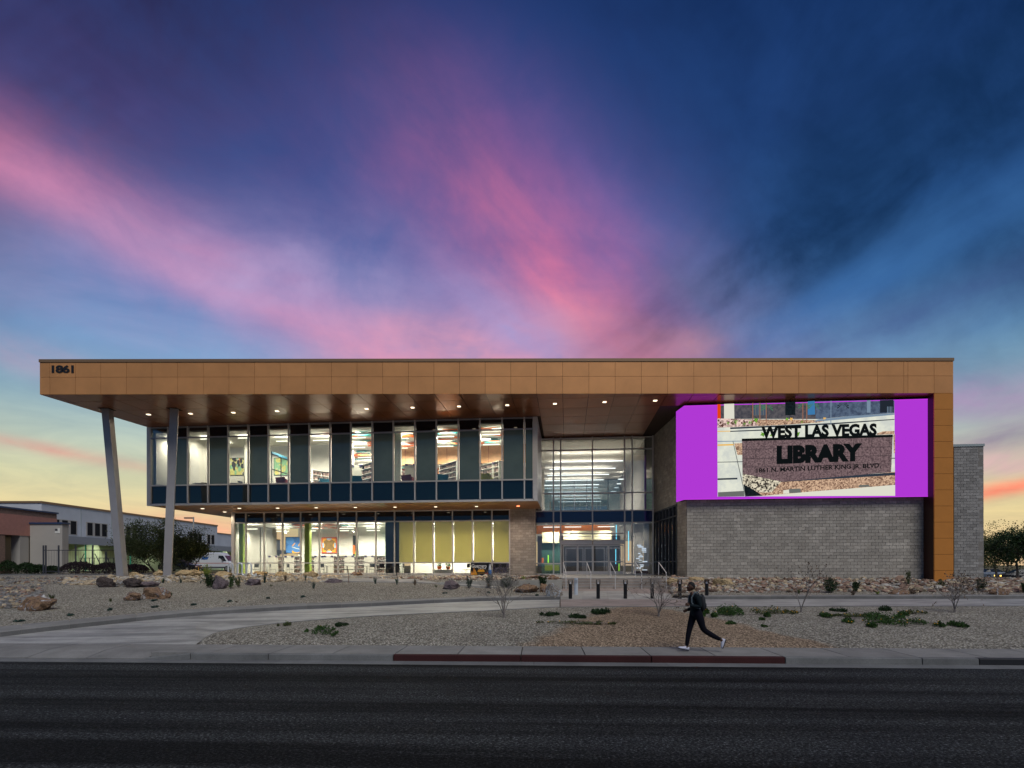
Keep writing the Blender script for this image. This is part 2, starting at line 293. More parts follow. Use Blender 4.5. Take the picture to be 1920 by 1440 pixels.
# ------------------------------------------------------------------ mesh + object helpers
BASE = {}
def setp(o, label=None, cat=None, group=None, kind=None):
    if label: o['label'] = label
    if cat: o['category'] = cat
    if group: o['group'] = group
    if kind: o['kind'] = kind
    return o
def thing(name, label, cat, loc=(0,0,0), group=None, kind=None, rz=0):
    o = bpy.data.objects.new(name, None); C.objects.link(o); o.location = loc; o.rotation_euler = (0,0,rz); o.empty_display_size = .2
    BASE[o.name] = Vector(loc); return setp(o, label, cat, group, kind)
class MB:
    def __init__(s): s.v = []; s.f = []; s.mi = []
    def quad(s, a, b, c, d, m=0):
        n = len(s.v); s.v += [a, b, c, d]; s.f.append((n, n+1, n+2, n+3)); s.mi.append(m)
    def poly(s, pts, m=0):
        n = len(s.v); s.v += list(pts); s.f.append(tuple(range(n, n+len(pts)))); s.mi.append(m)
    def hexa(s, b, t, m=0):   # bottom 4 (ccw seen from above), top 4
        n = len(s.v); s.v += list(b) + list(t)
        s.f += [(n+3,n+2,n+1,n), (n+4,n+5,n+6,n+7), (n,n+1,n+5,n+4), (n+1,n+2,n+6,n+5), (n+2,n+3,n+7,n+6), (n+3,n,n+4,n+7)]; s.mi += [m]*6; return s
    def box(s, x0, x1, y0, y1, z0, z1, m=0):
        s.hexa([(x0,y0,z0),(x1,y0,z0),(x1,y1,z0),(x0,y1,z0)], [(x0,y0,z1),(x1,y0,z1),(x1,y1,z1),(x0,y1,z1)], m); return s
    def fbox(s, fr, u0, u1, v0, v1, z0, z1, m=0):
        p = [fr(u0,v0), fr(u1,v0), fr(u1,v1), fr(u0,v1)]
        s.hexa([(x,y,z0) for x,y in p], [(x,y,z1) for x,y in p], m); return s
    def prism(s, pts, z0, z1, m=0):
        n = len(s.v); k = len(pts); s.v += [(x,y,z0) for x,y in pts] + [(x,y,z1) for x,y in pts]
        s.f.append(tuple(range(n+k-1, n-1, -1))); s.f.append(tuple(range(n+k, n+2*k)))
        for i in range(k): j = (i+1) % k; s.f.append((n+i, n+j, n+k+j, n+k+i))
        s.mi += [m]*(k+2); return s
    def tube(s, pts, rads, seg=6, m=0, caps=True):
        pts = [Vector(p) for p in pts]; n0 = len(s.v); up = None
        for i, p in enumerate(pts):
            d = (pts[min(i+1,len(pts)-1)] - pts[max(i-1,0)]); d = d.normalized() if d.length > 1e-9 else Vector((0,0,1))
            if up is None: up = d.orthogonal().normalized()
            else:
                up = up - d*up.dot(d); up = up.normalized() if up.length > 1e-6 else d.orthogonal().normalized()
            w = d.cross(up); r = rads[i] if hasattr(rads, '__len__') else rads
            for k in range(seg):
                a = 2*math.pi*k/seg; s.v.append(tuple(p + up*math.cos(a)*r + w*math.sin(a)*r))
        for i in range(len(pts)-1):
            for k in range(seg):
                a = n0+i*seg+k; b = n0+i*seg+(k+1)%seg; s.f.append((a, b, b+seg, a+seg)); s.mi.append(m)
        if caps:
            s.f.append(tuple(n0+k for k in range(seg-1,-1,-1))); s.f.append(tuple(n0+(len(pts)-1)*seg+k for k in range(seg))); s.mi += [m]*2
        return s
    def ell(s, c, r, seg=10, rings=7, m=0, fn=None):
        n = len(s.v)
        for i in range(rings+1):
            th = math.pi*i/rings
            for k in range(seg):
                ph = 2*math.pi*k/seg; d = Vector((math.sin(th)*math.cos(ph), math.sin(th)*math.sin(ph), math.cos(th)))
                q = fn(d) if fn else 1
                s.v.append((c[0]+d.x*r[0]*q, c[1]+d.y*r[1]*q, c[2]+d.z*r[2]*q))
        for i in range(rings):
            for k in range(seg):
                a = n+i*seg+k; b = n+i*seg+(k+1)%seg; s.f.append((a, a+seg, b+seg, b)); s.mi.append(m)
        return s
    def mesh(s, name, mats, off=Vector((0,0,0)), smooth=False):
        me = bpy.data.meshes.new(name)
        me.from_pydata([(x-off[0], y-off[1], z-off[2]) for x, y, z in s.v], [], s.f)
        if not isinstance(mats, (list, tuple)): mats = [mats]
        for m in mats: me.materials.append(MATS[m])
        if len(mats) > 1: me.polygons.foreach_set('material_index', s.mi)
        if smooth: me.polygons.foreach_set('use_smooth', [True]*len(s.f))
        me.update(); return me
    def build(s, name, mats, parent=None, smooth=False, **tags):
        off = Vector((0,0,0))
        if parent is not None: off = BASE[parent.name]
        o = bpy.data.objects.new(name, s.mesh(name, mats, off, smooth)); C.objects.link(o)
        if parent is not None: o.parent = parent
        BASE[o.name] = off
        return setp(o, **tags)
def solo(name, label, cat, mb, mats, origin, group=None, smooth=False):
    o = bpy.data.objects.new(name, mb.mesh(name, mats, Vector(origin), smooth)); o.location = origin; C.objects.link(o); BASE[o.name] = Vector(origin)
    return setp(o, label, cat, group)
def dup(root, loc, rz=None, label=None, scale=None):
    r = root.copy(); C.objects.link(r); r.location = loc
    if rz is not None: r.rotation_euler = (0,0,rz)
    if scale is not None: r.scale = scale if hasattr(scale, '__len__') else (scale,)*3
    if label: r['label'] = label
    for ch in list(root.children):
        c = ch.copy(); C.objects.link(c); c.parent = r
        for g in ch.children:
            d = g.copy(); C.objects.link(d); d.parent = c
    return r
def text_mesh(s, bold=0., extrude=0., sp=1.):
    cu = bpy.data.curves.new('lettering', 'FONT'); cu.body = s; cu.size = 1; cu.offset = bold; cu.extrude = extrude; cu.resolution_u = 3; cu.space_character = sp
    ob = bpy.data.objects.new('lettering', cu); C.objects.link(ob)
    dg = bpy.context.evaluated_depsgraph_get(); me = bpy.data.meshes.new_from_object(ob.evaluated_get(dg))
    bpy.data.objects.remove(ob); bpy.data.curves.remove(cu); me.materials.clear()
    xs = [v.co.x for v in me.vertices]; ys = [v.co.y for v in me.vertices]
    return me, min(xs), max(xs), min(ys), max(ys)
def add_text(mb, s, fn, bold=0., m=0, sp=1.):   # fn(s in 0..1, t in 0..1) -> point
    me, x0, x1, y0, y1 = text_mesh(s, bold, 0., sp)
    n = len(mb.v); mb.v += [tuple(fn((v.co.x-x0)/(x1-x0), (v.co.y-y0)/(y1-y0))) for v in me.vertices]
    for p in me.polygons: mb.f.append(tuple(n+i for i in p.vertices)); mb.mi.append(m)
    bpy.data.meshes.remove(me)
# frames: building axis u,v (rotated 5.6 deg) and street axis a,b
TH = math.atan(.098); cT, sT = math.cos(TH), math.sin(TH)
def WF(u, v): return (u*cT+v*sT, -u*sT+v*cT)
def u_at(px, V): t = (px-960)/F; d = V/(t*sT+cT); return t*d*cT - d*sT
def d_at(px, V): t = (px-960)/F; return V/(t*sT+cT)
def z_at(px, y, V): return CAMZ-(y-HY)/F*d_at(px, V)
TS = math.atan(.05); cS, sS = math.cos(TS), math.sin(TS)
def SF(a, b): return (a*cS+b*sS, -a*sS+b*cS)
def at(px, y, d): return Vector(((px-960)/F*d, d, CAMZ-(y-HY)/F*d))
def mk_blind():
    m, b, T = newmat('blind', .9, .1); c = (.78,.72,.38,1); b.inputs['Base Color'].default_value = c
    tr = T.n('ShaderNodeBsdfTranslucent'); tr.inputs[0].default_value = c; mx = T.n('ShaderNodeMixShader'); mx.inputs[0].default_value = .6
    o = T.t.nodes['Material Output']; T.put(mx.inputs[1], b.outputs[0]); T.put(mx.inputs[2], tr.outputs[0]); T.put(o.inputs[0], mx.outputs[0])
mk_blind()
mat('leafpaint', (.30,.42,.06), .7); mat('beige_panel', (.55,.52,.34), .8); mat('teal_dark', (.04,.10,.09), .2)
glass('door_glass', (.72,.75,.78), .07); mat('side_glass', (.012,.015,.013), .04, spec=.6)
# ================================================================== GROUND
def interp(tab, x):
    if x <= tab[0][0]: return tab[0][1:]
    for p, q in zip(tab, tab[1:]):
        if x <= q[0]:
            t = (x-p[0])/(q[0]-p[0]); return tuple(a+(b-a)*t for a, b in zip(p[1:], q[1:]))
    return tab[-1][1:]
def sw_back(x): t = (x-960)/F; return 15.25/(1+.05*t)*(cS**-1 if 0 else 1)
# near edge of the drive / far kerb line of the drive: (px, depth, z)
NEAR = [(372,15.9,.0),(386,17.0,.03),(405,17.9,.06),(437,18.5,.10),(521,19.4,.20),(610,20.1,.27),(700,20.7,.33),(800,21.2,.38),(900,21.7,.42),(1040,22.8,.49),(1160,22.9,.5),(3600,22.9,.5)]
FARC = [(-900,15.8,.0),(-400,16.1,.02),(0,16.6,.10),(100,17.8,.15),(200,19.1,.20),(300,20.3,.28),(400,21.3,.35),(550,22.8,.41),(700,24.0,.46),(800,25.0,.51),(900,25.8,.56),(1040,26.2,.6),(3600,26.2,.6)]
def near(x):
    if x <= 372: return (sw_back(x), 0.)
    return interp(NEAR, x)
BANK = [ # px, A, B, C, D, E as (d,z)
 (-900,(26,.8),(33,1.3),(38,1.5),(60,1.5),(1500,1.5)), (0,(26,.86),(33,1.32),(38,1.5),(60,1.55),(1500,1.5)), (200,(27,1.0),(33,1.4),(38,1.58),(60,1.6),(1500,1.5)),
 (400,(27,.8),(33,1.22),(36,1.5),(60,1.5),(1500,1.5)), (700,(28,.85),(34,1.24),(38,1.33),(60,1.33),(1500,1.4)), (850,(29,.85),(32,1.12),(32.3,1.34),(60,1.4),(1500,1.4)),
 (900,(29,.78),(31.9,.99),(32.25,1.34),(60,1.4),(1500,1.4)), (1045,(28,.68),(31.9,.84),(32.25,1.34),(60,1.4),(1500,1.4)),
 (1056,(28,.45),(32,.5),(46,.6),(60,.9),(1500,1.4)), (1253,(28,.45),(32,.5),(46,.6),(60,.9),(1500,1.)),
 (1262,(28,.8),(31.5,1.08),(35.2,1.37),(60,1.3),(1500,.5)), (1780,(28,.8),(31.5,1.08),(35.2,1.37),(60,1.1),(1500,.2)), (1840,(28,.8),(31.5,1.08),(36,1.33),(72,.1),(1500,.0)), (3600,(28,.8),(31.5,1.05),(36,1.2),(72,.05),(1500,0.))]
def bank(x):
    if x <= BANK[0][0]: return BANK[0][1:]
    for p, q in zip(BANK, BANK[1:]):
        if x <= q[0]:
            t = (x-p[0])/(q[0]-p[0]); return [(a[0]+(b[0]-a[0])*t, a[1]+(b[1]-a[1])*t) for a, b in zip(p[1:], q[1:])]
    return BANK[-1][1:]
KH = .15
def walk_w(x): return interp([(-900,1.2),(600,1.2),(900,1.0),(1040,.9),(1053,.3),(1255,.3),(1300,.6),(3600,.6)], x)[0]
def hump(d, X): return (mnoise.noise(Vector((X*.35, d*.35, 3.)))*.07 + mnoise.noise(Vector((X*1.3, d*1.3, 9.)))*.02)
def profile(x):   # list of (d,z) for the bank, from behind the kerb walk
    fd, fz = interp(FARC, x); kh = KH
    if 1052 < x < 1257: return [(fd+.16, .42)] + list(bank(x))
    return [(fd+.16+walk_w(x), fz+kh+.01)] + list(bank(x))
def gz(X, d):     # terrain height at a world point
    x = 960+F*X/max(d,.1); nd, nz = near(x); fd, fz = interp(FARC, x); sb = sw_back(x)
    if d < sb: return 0.
    if d < nd:
        s = (d-sb)/max(nd-sb, .01); return nz*s + .10*math.sin(math.pi*min(1, max(0, s)))*min(1,(nd-sb)/3) + .01 + hump(d, X)*min(1, s*4, (1-s)*4)
    if d < fd: return nz+(fz-nz)*(d-nd)/(fd-nd)
    pr = profile(x)
    if d <= pr[0][0]: return pr[0][1]
    for p, q in zip(pr, pr[1:]):
        if d <= q[0]:
            s = (d-p[0])/(q[0]-p[0]); return p[1]+(q[1]-p[1])*s + (hump(d, X) if 16 < d < 60 else 0)*min(1, (d-pr[0][0])*2)
    return pr[-1][1]
def ground_at(px, y, dmin=15.3, dmax=90):   # where the view of a photo point meets the terrain
    t = (px-960)/F; k = (y-HY)/F; d = dmin
    while d < dmax:
        if CAMZ-k*d <= gz(t*d, d): break
        d += .05
    return Vector((t*d, d, gz(t*d, d)))
def on_ground(X, d): return Vector((X, d, gz(X, d)))
cols = [-900+i*60 for i in range(10)] + [-300+i*20 for i in range(15)] + [i*9 for i in range(0, 118)] + [1053,1059,1070]+[1080+i*20 for i in range(8)]+[1246,1250,1256,1262]+[1270+i*9 for i in range(72)] + [1930+i*40 for i in range(42)]
def sheet(name, rows_of, mats, kind, parent=None, smooth=True):
    mb = MB(); n = None
    for x in cols:
        r = rows_of(x)
        if n is None: n = len(r)
        mb.v += r
    for i in range(len(cols)-1):
        for j in range(n-1): a = i*n+j; mb.f.append((a, a+n, a+n+1, a+1)); mb.mi.append(0)
    return mb.build(name, mats, parent, smooth, kind=kind)
def isl(x):
    sb = sw_back(x)-.01; nd, nz = near(x); t = (x-960)/F; r = []
    for j in range(25):
        d = sb+(nd-sb)*j/24; z = gz(t*d, d+1e-6) if 0 < j < 24 else (nz-.008 if j == 24 else -.02); r.append((t*d, d, z if nd-sb > .2 else -.04))
    return r
sheet('gravel_bed', isl, 'gravel', 'structure')
def bnk(x):
    t = (x-960)/F; pr = profile(x); r = []
    for k, (p, q) in enumerate(zip(pr, pr[1:])):
        n = (16, 12, 8, 14, 10)[k]
        for j in range(n):
            s = j/n; s = s if k < 4 else s**2.5; d = p[0]+(q[0]-p[0])*s; r.append((t*d, d, gz(t*d, d+1e-4) if (k, j) != (0, 0) else p[1]-.012))
    r.append((t*1500, 1500, pr[-1][1])); return r
sheet('gravel_slope', bnk, 'gravel', 'structure')
def drv(x):
    t = (x-960)/F; nd, nz = near(x); fd, fz = interp(FARC, x)
    return [(t*(nd+(fd-nd)*j/6), nd+(fd-nd)*j/6, nz+(fz-nz)*j/6) for j in range(7)]
def seg(fn, lo, hi, name, mats, thick=0, kind='structure', n=60, parent=None, m=None):
    mb = MB(); xs = [lo+(hi-lo)*i/n for i in range(n+1)]; rows = [fn(x) for x in xs]; k = len(rows[0])
    for r in rows: mb.v += r
    for i in range(n):
        for j in range(k-1): a = i*k+j; mb.f.append((a, a+k, a+k+1, a+1)); mb.mi.append(0)
    return mb.build(name, mats, parent, False, **({'kind': kind} if kind else {}))
seg(drv, -900, 1049, 'driveway', 'drive_concrete', n=160); seg(drv, 1051, 1289, 'crosswalk_paving', 'pink_paving', n=30); seg(drv, 1291, 3600, 'driveway', 'drive_concrete', n=120)
def edge(x):
    t = (x-960)/F; nd, nz = near(x); return [(t*(nd-.02), nd-.02, nz-.06), (t*(nd-.02), nd-.02, nz+.012), (t*(nd+.10), nd+.10, nz+.012), (t*(nd+.10), nd+.10, nz-.02)]
seg(edge, 374, 3000, 'driveway_edging', 'kerb_concrete', n=200)
# kerb with walk behind along the far side of the drive, in cast sections
def kerb_seg(x0, x1, parent, n=8, gap=.22):
    mb = MB(); xs = [x0+gap+(x1-x0-2*gap)*i/n for i in range(n+1)]
    for i, x in enumerate(xs):
        t = (x-960)/F; fd, fz = interp(FARC, x); w = walk_w(x); h = KH
        mb.v += [(t*fd, fd, fz-.03), (t*(fd+.03), fd+.03, fz+h-.02), (t*(fd+.06), fd+.06, fz+h), (t*(fd+.16+w), fd+.16+w, fz+h+.012), (t*(fd+.16+w), fd+.16+w, fz-.1)]
        if i:
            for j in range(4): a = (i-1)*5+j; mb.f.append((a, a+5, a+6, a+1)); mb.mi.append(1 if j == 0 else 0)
    mb.f.append((0,1,2,3,4)); k = n*5; mb.f.append((k+4,k+3,k+2,k+1,k)); mb.mi += [0,0]
    mb.build('kerb_section', ['sidewalk_concrete','kerb_face_shade'], parent)  # front face in darker concrete: shade of the upright put into its colour
def kbed(x):
    t = (x-960)/F; fd, fz = interp(FARC, x); return [(t*(fd+.01), fd+.01, fz-.05), (t*(fd+.05), fd+.05, fz+KH-.03), (t*(fd+.3), fd+.3, fz+KH-.015), (t*(fd+.17+walk_w(x)), fd+.17+walk_w(x), fz+KH-.02)]
seg(kbed, -900, 1051, 'kerb_bedding', 'mortar', n=150); seg(kbed, 1292, 3000, 'kerb_bedding', 'mortar', n=100)
kb = thing('drive_kerb', None, None, (0,20,.3), kind='structure')
edges = [-900,-500,-300,-170,-60,40,130,256,330,397,460,512,575,640,696,757,815,870,925,980,1051]
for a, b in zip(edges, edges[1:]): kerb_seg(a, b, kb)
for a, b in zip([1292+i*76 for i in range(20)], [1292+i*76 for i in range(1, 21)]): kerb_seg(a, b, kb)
# plaza between drive and steps
ZF = 1.44; STEP0 = 32.2
pz = thing('plaza', None, None, (6,29,.6), kind='structure')
def plz(x0, x1, y0, y1):
    mb = MB(); z = lambda d: .60+(d-26.2)*(.24/6.0)+.004
    pts = [(x0(y0),y0), (x1(y0),y0), (x1(y1),y1), (x0(y1),y1)]
    mb.hexa([(x,y,.3) for x,y in pts], [(x,y,z(y)) for x,y in pts]); return mb
MB().hexa([(1.85,26.2,.2),(8.9,26.2,.2),(9.9,32.2,.2),(2.8,32.2,.2)],[(1.85,26.2,.59),(8.9,26.2,.59),(9.9,32.2,.83),(2.8,32.2,.83)]).build('paving_bed', 'plaza_concrete', pz)
ys = [26.21, 27.7, 29.2, 30.7, 32.15]; L0 = lambda d: 1.97+(d-26.2)*.155; R0 = lambda d: 8.35+(d-26.2)*.14
for j in range(4):
    for i in range(5):
        a = lambda d, i=i: L0(d)+(R0(d)-L0(d))*i/5+.008; b = lambda d, i=i: L0(d)+(R0(d)-L0(d))*(i+1)/5-.008
        plz(a, b, ys[j]+.008, ys[j+1]-.008).build('slab', 'pink_paving' if (j == 3 or (j == 2 and i >= 3)) else 'plaza_concrete', pz)
st = thing('entrance_steps', None, None, (6,33,.8), kind='structure')
rise = (ZF-.84)/4
for k in range(4):
    d0 = STEP0+.34*k; MB().box(2.92, 11.1, d0, d0+.338, .3, .84+rise*(k+1)).build('step', 'step_concrete', st)
    MB().box(2.92, 11.1, d0-.012, d0+.05, .84+rise*(k+1)-.035, .84+rise*(k+1)+.004).build('step_nosing', 'plaza_concrete', st)
MB().box(2.92, 11.1, STEP0+1.36, 44.7, .3, ZF).build('landing', 'plaza_concrete', st)
# terrace along the ground floor windows and planter wall in front of it
MB().fbox(WF, u_at(436, 43.6)-1, u_at(1005,43.6), 39.6, 43.55, 1.0, ZF-.02).build('terrace', 'plaza_concrete', None, kind='structure')
pw = thing('planter_wall', 'low concrete retaining wall below the rock bed beside the entrance steps', 'retaining wall', (0,32,.9))
xs = [-4.2, -2.0, .3, 2.86]
for a, b in zip(xs, xs[1:]):
    za, zb = [interp([(-4.2,1.24),(-2,1.3),(0,1.34),(3,1.37)], q)[0] for q in (a, b)]
    MB().hexa([(a+.01,31.98,.5),(b-.01,31.98,.5),(b-.01,32.2,.5),(a+.01,32.2,.5)], [(a+.01,31.98,za),(b-.01,31.98,zb),(b-.01,32.2,zb),(a+.01,32.2,za)]).build('wall_panel', 'planter_concrete', pw)
MB().box(2.68, 2.88, 32.21, 43.8, .5, 1.38).build('side_wall', 'planter_concrete', pw)
# pale walk crossing the gravel in front of the terrace
mb = MB(); pts = [(600,1090),(700,1092),(780,1093),(860,1098),(930,1103)]
g0 = [ground_at(x, y) for x, y in pts]; 
for p, q in zip(g0, g0[1:]):
    mb.hexa([(p.x,p.y,p.z-.1),(q.x,q.y,q.z-.1),(q.x+.1,q.y+1.5,q.z-.1),(p.x+.1,p.y+1.5,p.z-.1)], [(p.x,p.y,p.z+.06),(q.x,q.y,q.z+.06),(q.x+.1,q.y+1.5,q.z+.2),(p.x+.1,p.y+1.5,p.z+.18)])
mb.build('garden_walk', 'plaza_concrete', None, kind='structure')
# ------------------------------------------------------------------ street
KF = 13.63  # kerb face, street frame
MB().fbox(SF, -400, 400, -60, KF-.46, -.6, -.156).build('road', 'asphalt', None, kind='structure')
gu = thing('gutter', None, None, (0,13,-.2), kind='structure')
a = -60.
while a < 60: MB().fbox(SF, a+.004, a+3.146, KF-.455, KF, -.5, -.15).build('gutter_section', 'kerb_concrete', gu); a += 3.15
kerb = thing('street_kerb', None, None, (0,13.7,-.1), kind='structure')
K0 = -2.94-.68; k = -2
joints = [K0+3.15*i for i in range(-1, 18)]; joints[6] = 10.27
def kerb_box(a0, a1, m, z1a=0., z1b=0.):
    b0, b1 = KF, KF+.16; mb = MB()
    P = lambda a, b, z: (*SF(a, b), z)
    sec = lambda a, z: [P(a, b0, -.3), P(a, b0+.012, z-.02), P(a, b0+.03, z), P(a, b1, z+.001), P(a, b1, -.3)]
    mb.v = sec(a0+.012, z1a)+sec(a1-.012, z1b)
    for j in range(5): mb.f.append((j, j+5, (j+1)%5+5, (j+1)%5)); mb.mi.append(0)
    mb.f += [(0,1,2,3,4), (9,8,7,6,5)]; mb.mi += [0,0]; mb.build('kerb_stone', m, kerb)
for i, a0 in enumerate(joints[:-1]):
    if a0 < -6.8: continue
    m = 'red_kerb_paint' if -3.7 < a0 < 5.0 else ('text_black' if 10.0 < a0 < 11.0 else 'kerb_concrete')
    kerb_box(a0, joints[i+1], m)
kerb_box(joints[0]-2.0, joints[0], 'kerb_concrete'); kerb_box(joints[0]-3.3, joints[0]-2.0, 'kerb_concrete', -.13, 0.)
swk = thing('sidewalk', None, None, (0,14.4,0), kind='structure')
a0 = joints[0]; i = 0
while a0 < 45:
    MB().fbox(SF, a0+.013, a0+1.562, KF+.172, 15.235, -.2, .0).build('paving_slab', 'sidewalk_concrete', swk); a0 += 1.575
a0 = joints[0]
while a0 > -42:   # slabs across the drive mouth slope down to the gutter
    w = 1.575; s1 = 0. if a0 > joints[0]-2.2 else 1.
    for (b0, b1, za, zb) in ((KF+.166-.16*s1, 14.3, -.13*s1, -.02*s1), (14.312, 15.235, -.02*s1, 0.)):
        P = lambda a, b, z: (*SF(a, b), z)
        MB().hexa([P(a0-w+.013,b0,-.3),P(a0-.013,b0,-.3),P(a0-.013,b1,-.3),P(a0-w+.013,b1,-.3)], [P(a0-w+.013,b0,za),P(a0-.013,b0,za),P(a0-.013,b1,zb),P(a0-w+.013,b1,zb)]).build('paving_slab', 'sidewalk_concrete', swk)
    a0 -= w
MB().box(-1500, 1500, -1500, 26.0, -.9, -.62).build('ground', 'gravel', None, kind='structure')
mb = MB(); 
for sx0, sx1 in ((-1500,-40),(45,1500)): mb.box(sx0, sx1, 12.0, 1400, -.9, -.3)
mb.build('ground', 'gravel', None, kind='structure')
# across the street: far pavement, lawn strip (reflected in the windows)
MB().fbox(SF, -200, 200, -14, -11, -.5, -.02).build('far_sidewalk', 'sidewalk_concrete', None, kind='structure')
# ================================================================== LIBRARY BUILDING
lib = thing('library_building', 'two-storey glass and block library under a long bronze roof with leaning columns', 'library', (0,40,ZF))
FD = 33.3; ZS = 12.4; ZT = 14.47; V2 = 38.33; V1 = 43.63; VL = 44.8; VW = 36.6
fx = lambda px: (px-960)/F*FD
# fascia panels
seams = [75,94,142,189.5] + [189.5+48.05*i for i in range(1, 18)]
x = seams[-1]
while x < 1690: x += 49.2; seams.append(x)
seams = [s for s in seams if s < 1700]+[1703,1752,1788]
zm = CAMZ-(706-HY)/F*FD
PB = lambda x0, x1, z0, z1, y0=FD, y1=FD+.08, g=.008: MB().box(x0+g, x1-g, y0, y1, z0+g, z1-g)
for a, b in zip(seams, seams[1:]):
    PB(fx(a), fx(b), ZS+.0, zm).build('fascia_panel', 'bronze_panel', lib)
    PB(fx(a), fx(b), zm, ZT-.16).build('fascia_panel', 'bronze_panel', lib)
MB().box(fx(75)-.03, fx(1788)+.03, FD-.04, FD+.5, ZT-.155, ZT+.02).build('coping', 'coping', lib)
XL, XR = fx(75), fx(1788)
# roof body (behind the panels) following the building axis
mb = MB(); mb.prism([(XL+.02,FD+.085),(XR-.02,FD+.085),(XR+4.5,FD+30),(XL+5.2,FD+30)], ZS+.06, ZT-.16); mb.build('roof', 'joint_dark', lib)
# side fascia, left
for k in range(12):
    for z0, z1 in ((ZS, zm), (zm, ZT-.16)):
        y0 = FD+.085+2.4*k; y1 = y0+2.4; xa = XL+.162*(y0-FD); xb = XL+.162*(y1-FD)
        MB().hexa([(xa-.03,y0+.008,z0+.008),(xa+.04,y0+.008,z0+.008),(xb+.04,y1-.008,z0+.008),(xb-.03,y1-.008,z0+.008)],[(xa-.03,y0+.008,z1-.008),(xa+.04,y0+.008,z1-.008),(xb+.04,y1-.008,z1-.008),(xb-.03,y1-.008,z1-.008)]).build('fascia_panel', 'bronze_panel', lib)
# right leg of the frame
lx0, lx1 = fx(1752), fx(1788); nz = 12; z0 = .9
hs = (ZS-z0)/nz
for k in range(nz): MB().box(lx0+.006, lx1-.004, FD, FD+.08, z0+hs*k+.008, z0+hs*(k+1)-.008).build('leg_panel', 'bronze_leg', lib)
MB().hexa([(lx0,FD+.085,z0),(lx1-.01,FD+.085,z0),(lx1+1.4,FD+9,z0),(lx0+.15,FD+1.6,z0)], [(lx0,FD+.085,ZS+.05),(lx1-.01,FD+.085,ZS+.05),(lx1+1.4,FD+9,ZS+.05),(lx0+.15,FD+1.6,ZS+.05)]).build('leg_body', 'bronze_dark', lib)
# soffit panels
def vf(X): return X*sT+FD*cT
pts = [fx(s) for s in seams]
def soff_edge(X, V, s0=FD+.02):
    sl = .162 if X < XL+.1 else .098
    # walk back from the front edge until V reached
    d = (V - X*sT - 0)/(cT) if False else None
    f = (V-(X*sT+s0*cT))/(sl*sT+cT); return (X+sl*f, s0+f, f)
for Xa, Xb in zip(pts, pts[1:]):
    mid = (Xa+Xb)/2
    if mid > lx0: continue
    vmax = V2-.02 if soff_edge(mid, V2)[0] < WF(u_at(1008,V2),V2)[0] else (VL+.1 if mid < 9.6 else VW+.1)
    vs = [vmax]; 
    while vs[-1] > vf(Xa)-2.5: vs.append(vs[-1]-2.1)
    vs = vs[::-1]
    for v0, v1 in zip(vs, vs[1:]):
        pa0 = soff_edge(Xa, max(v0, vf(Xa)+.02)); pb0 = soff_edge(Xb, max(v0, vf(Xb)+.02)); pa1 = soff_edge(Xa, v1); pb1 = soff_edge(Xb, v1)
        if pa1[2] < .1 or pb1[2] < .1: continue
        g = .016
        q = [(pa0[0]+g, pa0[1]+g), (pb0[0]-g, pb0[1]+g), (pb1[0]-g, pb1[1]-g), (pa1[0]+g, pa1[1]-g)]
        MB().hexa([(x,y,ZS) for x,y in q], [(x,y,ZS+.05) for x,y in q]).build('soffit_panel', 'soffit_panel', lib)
# leaning columns
def lean(tx, bx, label, rot):
    t = at(tx, 766, 36.4); b = at(bx, 1080, 36.4); r = .23
    sec = lambda c, z: [(c.x+r*math.cos(rot+k*math.pi/2+.785)*1.41, c.y+r*math.sin(rot+k*math.pi/2+.785)*1.41, z) for k in range(4)]
    MB().hexa(sec(b, 1.2), sec(t, ZS-.002)).build('leaning_column', 'column_paint', lib, label=label)
    c = MB(); c.hexa([(t.x-.34,t.y-.34,ZS-.03),(t.x+.34,t.y-.34,ZS-.03),(t.x+.34,t.y+.34,ZS-.03),(t.x-.34,t.y+.34,ZS-.03)], [(t.x-.34,t.y-.34,ZS-.004),(t.x+.34,t.y-.34,ZS-.004),(t.x+.34,t.y+.34,ZS-.004),(t.x-.34,t.y+.34,ZS-.004)]); c.build('column_plate', 'joint_dark', lib)
lean(201.5, 230.5, 'outer column leaning outwards at the top', 0.); lean(327.5, 313.5, 'inner column leaning the other way', .45)

# ---------------- curtain walls
def cell(name, V, u0, u1, z0, z1, m, depth=.03, parent=None, off=.05):
    return MB().fbox(WF, u0, u1, V+off, V+off+depth, z0, z1).build(name, m, parent or lib)
def bar(name, V, u0, u1, z0, z1, m='alu_white', v0=-.07, v1=.12): return MB().fbox(WF, u0, u1, V+v0, V+v1, z0, z1).build(name, m, lib)
M2 = [282.9,316,352.8,390.6,428.4,466.1,503.7,541.7,580.4,619.4,658.3,698.3,738,778.4,818.7,859.6,900.4,941.8,983.6,1000.6]
U2 = [u_at(p, V2) for p in M2]; Z2 = [6.645, 8.08, 11.55, ZS-.03]
ua, ub = u_at(277, V2), u_at(1008, V2)
w = .045
for i, u in enumerate(U2): bar('mullion', V2, u-w, u+w, Z2[0]+.12, Z2[3], 'alu_white')
for (z, m) in ((Z2[0]+.06,'alu_white'),(Z2[1],'alu_white'),(Z2[2],'alu_grey'),(Z2[3]-.05,'alu_grey')):
    for p, q in zip(U2, U2[1:]): bar('transom', V2, p+w+.002, q-w-.002, z-.045, z+.045, m)
bar('corner_trim', V2, ua, U2[0]-w-.002, Z2[0], Z2[3], 'alu_white', -.09); bar('corner_trim', V2, U2[-1]+w+.002, ub, Z2[0], Z2[3], 'alu_white', -.09)
MB().fbox(WF, ub-.24, ub, V2+.125, V2+6.3, Z2[0], Z2[3]).build('side_cladding', 'alu_white', lib)
MB().fbox(WF, ua, ua+.24, V2+.125, V2+16, Z2[0], Z2[3]).build('side_cladding', 'alu_white', lib)
